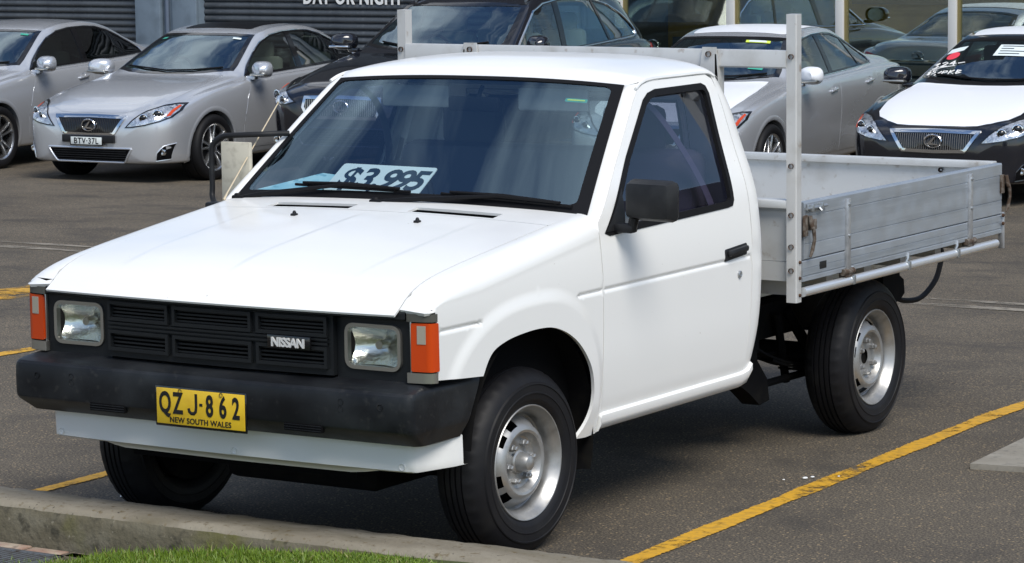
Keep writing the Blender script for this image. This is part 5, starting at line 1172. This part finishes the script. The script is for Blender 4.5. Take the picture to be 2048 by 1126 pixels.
def place(o, x, y, z, h): o.location = (x, y, z); o.rotation_euler = (0, 0, h); return o
GRP = 'cars parked in a row along the building'
# --- copies before anything individual is added
car5 = copy_tree(base, None, {'seat_cream': 'seat_cream'}); car6 = copy_tree(base, None, {'silver_paint': 'black_paint', 'seat_cream': 'seat_grey'}); car1 = copy_tree(base, None, {'car_side_glass': 'privacy_glass'})
place(base, -12.73, 14.56, -.47, .055); tag(base, 'silver sedan with black sunroof and white front number plate', 'car', GRP)
place(car1, -15.50, 14.60, -.47, .09); tag(car1, 'silver sedan at the far left, its nose outside the picture', 'car', GRP)
place(car5, -7.25, 15.50, -.47, .085); tag(car5, 'silver sedan with white film on bonnet and roof, seen behind the truck tray', 'car', GRP)
place(car6, -4.77, 16.19, -.486, .04); tag(car6, 'black sedan with white film bonnet and red dot on its windscreen', 'car', GRP)
fz, fy, fr = SEDAN.proj('z', 1), SEDAN.proj('y', -1), SEDAN.proj('y', 1)
panel('sunroof', roundpoly([(-.40, 1.36), (.40, 1.36), (.38, 2.02), (-.38, 2.02)], .05, 4), fz, 'sunroof_glass', base, .08, out=(0, 0, 1), off=.004, rim=.006)
# number plate of the silver car
b = B(); b.box((-.30, -.842, .398), (.30, -.80, .470), .006); NP = b.obj('plate_holder', 'black_plastic', base)
b = B(); b.box((-.20, -.850, .372), (.185, -.842, .462), .003); b.obj('plate_border', 'gloss_black', NP)
b = B(); b.box((-.187, -.853, .382), (.172, -.849, .452), .002); b.obj('number_plate', 'plate_white', NP)
text('BTV\u00b737L', .078, .0008, .0016, 0, 1.12, .95).xf(Matrix.Translation((-.008, -.8535, .390))).obj('plate_letters', 'letter_black', NP, smooth=False)
def ws_sticker(root, poly, m, name='windscreen_sticker', off=.004): return panel(name, poly, fz, m, root, .08, out=(0, -.3, 1), off=off, rim=0)
ws_sticker(base, [(.36, 1.12), (.455, 1.125), (.462, 1.095), (.367, 1.09)], 'sticker_white'); ws_sticker(base, [(-.47, 1.12), (-.42, 1.12), (-.43, 1.09), (-.48, 1.09)], 'sticker_green')
ws_sticker(car1, [(.36, 1.12), (.455, 1.125), (.462, 1.095), (.367, 1.09)], 'sticker_green')
bf = inset(SPEC['bonnet'], .012)
panel('bonnet_film', bf, fz, 'white_film', car5, .05, out=(0, -.2, 1), off=.0065, rim=.002); panel('bonnet_film', bf, fz, 'white_film', car6, .05, out=(0, -.2, 1), off=.0065, rim=.002)
rfp = roundpoly([(-.46, 1.30), (.46, 1.30), (.49, 1.45), (.47, 2.25), (-.47, 2.25), (-.49, 1.45)], .04, 3)
panel('roof_film', rfp, fz, 'white_film', car5, .07, out=(0, 0, 1), off=.005, rim=.002); panel('roof_film', rfp, fz, 'white_film', car6, .07, out=(0, 0, 1), off=.005, rim=.002)
for c in (car5,):
    for ch in [k for k in c.children if k.name.startswith('door_mirror')]:
        ch.material_slots[0].link = 'OBJECT'; ch.material_slots[0].material = M['white_film']
for gfr in [k for k in car6.children if k.name.startswith('grille_frame')]:
    for k in gfr.children:
        k.material_slots[0].link = 'OBJECT'; k.material_slots[0].material = M['grille_line']
st = ws_sticker(car5, [(.16, 1.115), (.40, 1.125), (.41, 1.08), (.17, 1.07)], 'sticker_yellow'); ws_sticker(car5, [(.195, 1.110), (.365, 1.117), (.373, 1.085), (.203, 1.078)], 'sticker_white', off=.007)
ws_sticker(car5, [(.36, .70), (.50, .71), (.51, .65), (.37, .64)], 'sticker_green')
# stickers and hand writing on the black car
ws_sticker(car6, [(-.565, 1.04), (-.41, 1.06), (-.43, .985), (-.585, .965)], 'sticker_white')
ws_sticker(car6, [(-.50+.060*math.cos(t), .905+.062*math.sin(t)) for t in np.linspace(0, 2*PI, 18, endpoint=False)], 'sticker_red')
CD = ws_sticker(car6, [(-.10, 1.06), (.24, 1.06), (.25, .87), (-.11, .87)], 'sticker_white', 'windscreen_label')
for k in range(4): ws_sticker(CD, [(-.07, 1.035-.042*k), (-.07+(.22, .12, .27, .2)[k], 1.035-.042*k), (-.07+(.22, .12, .27, .2)[k], 1.025-.042*k), (-.07, 1.025-.042*k)], 'letter_navy', 'print_line', .007).parent = CD
def write(root, chars, x0, y0, w, h, gap):
    S5 = {'3': [[(0, 1), (.8, 1), (.4, .6), (.9, .3), (.5, 0), (0, .1)]], '2': [[(0, .8), (.5, 1), (.9, .7), (0, 0), (1, .05)]], '4': [[(.7, 0), (.6, 1), (0, .4), (1, .45)]], '-': [[(0, .4), (1, .55)]], '8': [[(.5, .5), (.1, .8), (.5, 1), (.9, .8), (.1, .2), (.5, 0), (.9, .25), (.5, .5)]], '5': [[(.9, 1), (.1, 1), (.1, .6), (.8, .5), (.8, .1), (0, 0)]], '/': [[(0, 0), (1, 1)]], 'P': [[(0, 0), (.1, 1), (.8, .9), (.8, .55), (.1, .5)]], 'K': [[(0, 0), (.1, 1)], [(.8, 1), (.1, .5), (.9, 0)]], 'B': [[(.1, 0), (.1, 1), (.8, .8), (.1, .5), (.9, .25), (.1, 0)]], '1': [[(.5, 0), (.7, 1)]]}
    b = B(); x = x0
    for c in chars:
        for l in S5[c]:
            q = densify([(x+px*w, y0+py*h) for px, py in l], .02, False); P = fz(*np.array(q).T); b.tube([(a, e-.004, f+.006) for a, e, f in P], .0055, 5)
        x += w+gap
    b.obj('hand_writing', 'letter_white', root)
write(car6, '324-', -.635, .725, .062, .075, .018); write(car6, '85', -.655, .625, .04, .06, .012); write(car6, '/PKB', -.56, .585, .055, .06, .012)
q = densify([(-.645, .708), (-.41, .720)], .03, False); P = fz(*np.array(q).T); B().tube([(a, e-.004, f+.006) for a, e, f in P], .005, 5).obj('hand_writing', 'letter_white', car6)
# --------------------------------------------------------------- the black SUV
sv_dlo = [(.72, 1.075), (.92, 1.21), (1.15, 1.355), (1.35, 1.475), (1.55, 1.54), (1.85, 1.572), (2.2, 1.577), (2.55, 1.555), (2.85, 1.495), (3.08, 1.405), (3.26, 1.30), (3.34, 1.22), (3.33, 1.185), (3.25, 1.165), (2.5, 1.13), (1.6, 1.09)]
gi_ = inset(sv_dlo, .018)
def cut2(p, a, b_): return [(y, z+.18) for y, z in cut([(y, z-.18) for y, z in p], a, b_)]
sv_panes = [cut2(gi_, (.86, .86), (1.68, 1.74)), cut2(gi_, (1.77, 1.84), (2.66, 2.52)), cut2(gi_, (2.70, 2.56), None)]
SPEC2 = dict(SPEC, dlo=sv_dlo, panes=sv_panes, sideglass=['car_side_glass', 'car_screen_glass', 'car_screen_glass'],
    ws=[(0, .52), (.3, .535), (.55, .60), (.73, .70), (.745, .78), (.70, 1.05), (.635, 1.36), (.4, 1.335), (.2, 1.32), (0, 1.315), (-.2, 1.32), (-.4, 1.335), (-.635, 1.36), (-.70, 1.05), (-.745, .78), (-.73, .70), (-.55, .60), (-.3, .535)],
    rw=[(0, 3.375), (.45, 3.38), (.55, 3.40), (.60, 3.60), (.58, 3.69), (.3, 3.72), (0, 3.725), (-.3, 3.72), (-.58, 3.69), (-.60, 3.60), (-.55, 3.40), (-.45, 3.38)], wsz=1.05,
    arch=.40, wz=.362, wb=2.74, zlo=.27, trimr=.011,
    bonnet=[(0, -.86), (.4, -.83), (.6, -.70), (.70, -.45), (.76, 0), (.76, .35), (.70, .60), (.5, .52), (.2, .465), (0, .455), (-.2, .465), (-.5, .52), (-.70, .60), (-.76, .35), (-.76, 0), (-.70, -.45), (-.6, -.70), (-.4, -.83)],
    doors=[[(.56, .36), (.56, .8), (.70, 1.04), (1.2, 1.06), (1.74, 1.085), (1.74, .6), (1.72, .36)], [(1.75, .36), (1.75, .6), (1.75, 1.086), (2.3, 1.11), (2.78, 1.13), (2.78, .95), (2.50, .82), (2.33, .6), (2.28, .36)]],
    handles=[(1.55, .98), (2.56, 1.02)], mirror=(.80, 1.20, 1.05), handle_mat='black_paint',
    grille=[(-.40, .80), (0, .81), (.40, .80), (.42, .70), (.36, .60), (-.36, .60), (-.42, .70)], gbar='dull_chrome', logo=(0, .71),
    lamp=[(.50, .745), (.60, .72), (.74, .72), (.84, .75), (.865, .84), (.855, .915), (.78, .885), (.62, .82)], proj=[(.64, .765, .034), (.755, .80, .042)], orange=[(.82, .77), (.845, .78), (.85, .88), (.835, .87)],
    fog=[(.66, .34), (.80, .36), (.82, .45), (.70, .43)], foglamp=(.745, .395, .032), intake=roundpoly([(-.5, .52), (.5, .52), (.42, .36), (-.42, .36)], .03, 3), intz=(.38, .50),
    tail=[(.50, 1.0), (.78, 1.06), (.80, .92), (.55, .90)], tailside=[(3.50, 1.05), (3.62, 1.10), (3.74, 1.03), (3.76, .93), (3.66, .92)], blogo=.98, bplate=.84,
    cab=(.62, 3.3, .40, 1.03), cabw=.80, dashz=1.08, seats=(1.65, 2.55), seatz=.66, wiper=[(-.55, .70), (-.3, .61), (0, .57), (.3, .60), (.58, .72)])
suv = make_car(SUV, 'parked_suv', 'black_paint', SPEC2); add_wheels(suv, .93, 2.74, .362, 1.14)
for s in (1, -1):
    b = B(); zt = [(s*.60, y, float(SUV.zt(y))-.012+.03*math.sin(PI*min(1, max(0, (y-1.40)/1.7)))**.4) for y in np.linspace(1.40, 3.10, 16)]; b.tube(zt, .016, 8); b.obj('roof_rail', 'alloy', suv)
b = B(); b.grid([[(x, 3.28+dy-.06*(x/.6)**2, z-.03*(x/.6)**2) for x in np.linspace(-.60, .60, 13)] for dy, z in ((-.06, 1.562), (.06, 1.545), (.14, 1.52), (.15, 1.508), (.13, 1.500), (0, 1.515))]); b.obj('spoiler', 'black_paint', suv)
place(suv, -10.40, 15.55, -.472, .055); suv.scale = (1.045, 1.045, 1.045); tag(suv, 'black suv with chrome window surround parked right behind the truck cab', 'car', GRP)
# ------------------------------------------------------------------ workshop building along the back of the lot
mat('shutter_grey', (.085, .095, .105), .45, .3, noise=[((.06, .068, .078), 4, .45, .7), ((.12, .13, .14), 25, .55, .8)], bump=(20, .05, .004))
mat('column_blue', (.17, .22, .27), .5, noise=[((.13, .17, .21), 6, .45, .7)])
mat('wall_dark', (.05, .052, .055), .8)
mat('mullion_white', (.66, .66, .63), .45)
mat('mullion_brass', (.28, .23, .10), .4, .5)
mat('ochre_wall', (.60, .38, .035), .7, noise=[((.28, .19, .04), 3, .45, .65)])
mat('room_grey', (.16, .17, .17), .8)
mat('room_blue', (.10, .13, .18), .6)
glass('shop_glass', (.78, .82, .78), .38, (.86, .95, .90), 3.0)
YB = 20.22
BD = empty('workshop_building', (-10, YB, -.5), label='long workshop building with grey roller shutters and white framed showroom glass', cat='building')
ox, oy, oz = -10, YB, -.5
def bb(x0, x1, y0, y1, z0, z1, bev=0): return B().box((x0-ox, y0-oy, z0-oz), (x1-ox, y1-oy, z1-oz), bev)
# slat profile of the roller shutters: one rounded curtain slat, 82 mm pitch
def shutter(x0, x1):
    SH = empty('roller_shutter', ((x0+x1)/2-ox, 0, 0), 0, BD); w = (x1-x0)/2; b = B()
    pr = [(0.012, 0), (-.004, .004), (-.014, .016), (-.016, .034), (-.012, .052), (-.002, .064), (.008, .068), (.008, .074), (.012, .078)]
    b.grid([[(-w, y, z) for y, z in pr], [(w, y, z) for y, z in pr]]); me = mesh('slat', b.V, b.F, 'shutter_grey', angle=60)
    for k in range(40):
        o = link(bpy.data.objects.new('slat', me), SH); o.location = (0, .10+.001*((k*7) % 3), .02+k*.078)
    return SH
shutter(-26.0, -17.28); S2 = shutter(-16.38, -11.35)
def col(x0, x1):
    c = bb(x0, x1, YB-.02, YB+.25, -.5, 3.2).obj('wall_column', 'column_blue', BD)
    w = x1-x0
    B().box((x0-ox, -.10, 0), (x0+w*.42-ox, -.021, 3.7), .01).obj('column_flange', 'column_blue', c); B().box((x0+w*.60-ox, -.07, 0), (x1-ox, -.021, 3.7), .01).obj('column_flange', 'column_blue', c)
    B().tube([(x0+w*.5-ox, -.045, 0), (x0+w*.5-ox, -.045, 3.7)], .028, 10).obj('downpipe', 'room_blue', c)
col(-17.28, -16.38); col(-11.35, -10.75)
bb(-30, 12, YB+.02, YB+.5, 2.62, 5.2).obj('lintel_wall', 'wall_dark', BD); bb(-30, -11.0, YB+.16, YB+.3, -.5, 2.7).obj('inner_wall', 'wall_dark', BD)
txt = text('DAY OR NIGHT', .25, .004, .006, 0, 1.12, .72)
txt.xf(Matrix.Translation((-14.22-ox, .072, .992-oz))).obj('wall_lettering', 'letter_white', BD, smooth=False)
# showroom glazing
xm = [-10.62, -9.25, -7.97, -6.70, -5.4, -4.1, -2.8, -1.5, -.2, 1.1, 2.4, 3.7, 5.0]
for x in xm:
    m = bb(x-.045, x+.045, YB-.05, YB+.08, -.5, 2.62, .004).obj('mullion', 'mullion_white', BD); bb(x+.045, x+.072, YB-.02, YB+.06, -.5, 2.62).obj('mullion_bead', 'mullion_brass', m)
for a, c in zip(xm[:-1], xm[1:]): bb(a+.07, c-.045, YB+.01, YB+.018, -.36, 2.62).obj('glass_pane', 'shop_glass', BD, smooth=False)
bb(-10.75, 5.1, YB-.04, YB+.07, -.5, -.36).obj('glazing_sill', 'mullion_white', BD)
# room behind the glass
R_ = B(); R_.add([(-10.7-ox, .3, 0.02), (12-ox, .3, .02), (12-ox, 1.25, .02), (-10.7-ox, 1.25, .02)], [[0, 1, 2, 3]]); R_.obj('showroom_floor', 'room_grey', BD, smooth=False)
bb(-10.8, 12, YB+1.2, YB+1.3, -.5, 3.0).obj('showroom_wall', 'ochre_wall', BD); bb(-10.9, -10.7, YB+.2, YB+2.6, -.5, 3.0).obj('showroom_wall', 'room_grey', BD); bb(12, 12.2, YB+.2, YB+2.6, -.5, 3.0).obj('showroom_wall', 'room_grey', BD); bb(-10.8, 12.2, YB+.2, YB+2.6, 2.9, 3.05).obj('showroom_ceiling', 'room_grey', BD)
bb(-10.6, 2, YB+1.12, YB+1.19, -.5, .62).obj('counter_front', 'room_blue', BD); bb(-8.4, -6.6, YB+1.14, YB+1.19, 1.0, 1.9).obj('wall_panel', 'room_blue', BD)
for k in range(16): bb(-5.2+k*.25, -5.2+k*.25+.20, YB+1.10, YB+1.19, .62, 2.8).obj('wall_batten', 'ochre_wall', BD)
# roof slab, side wall
bb(-30, 12.4, YB+.02, YB+8, 5.2, 5.4).obj('roof_slab', 'wall_dark', BD)
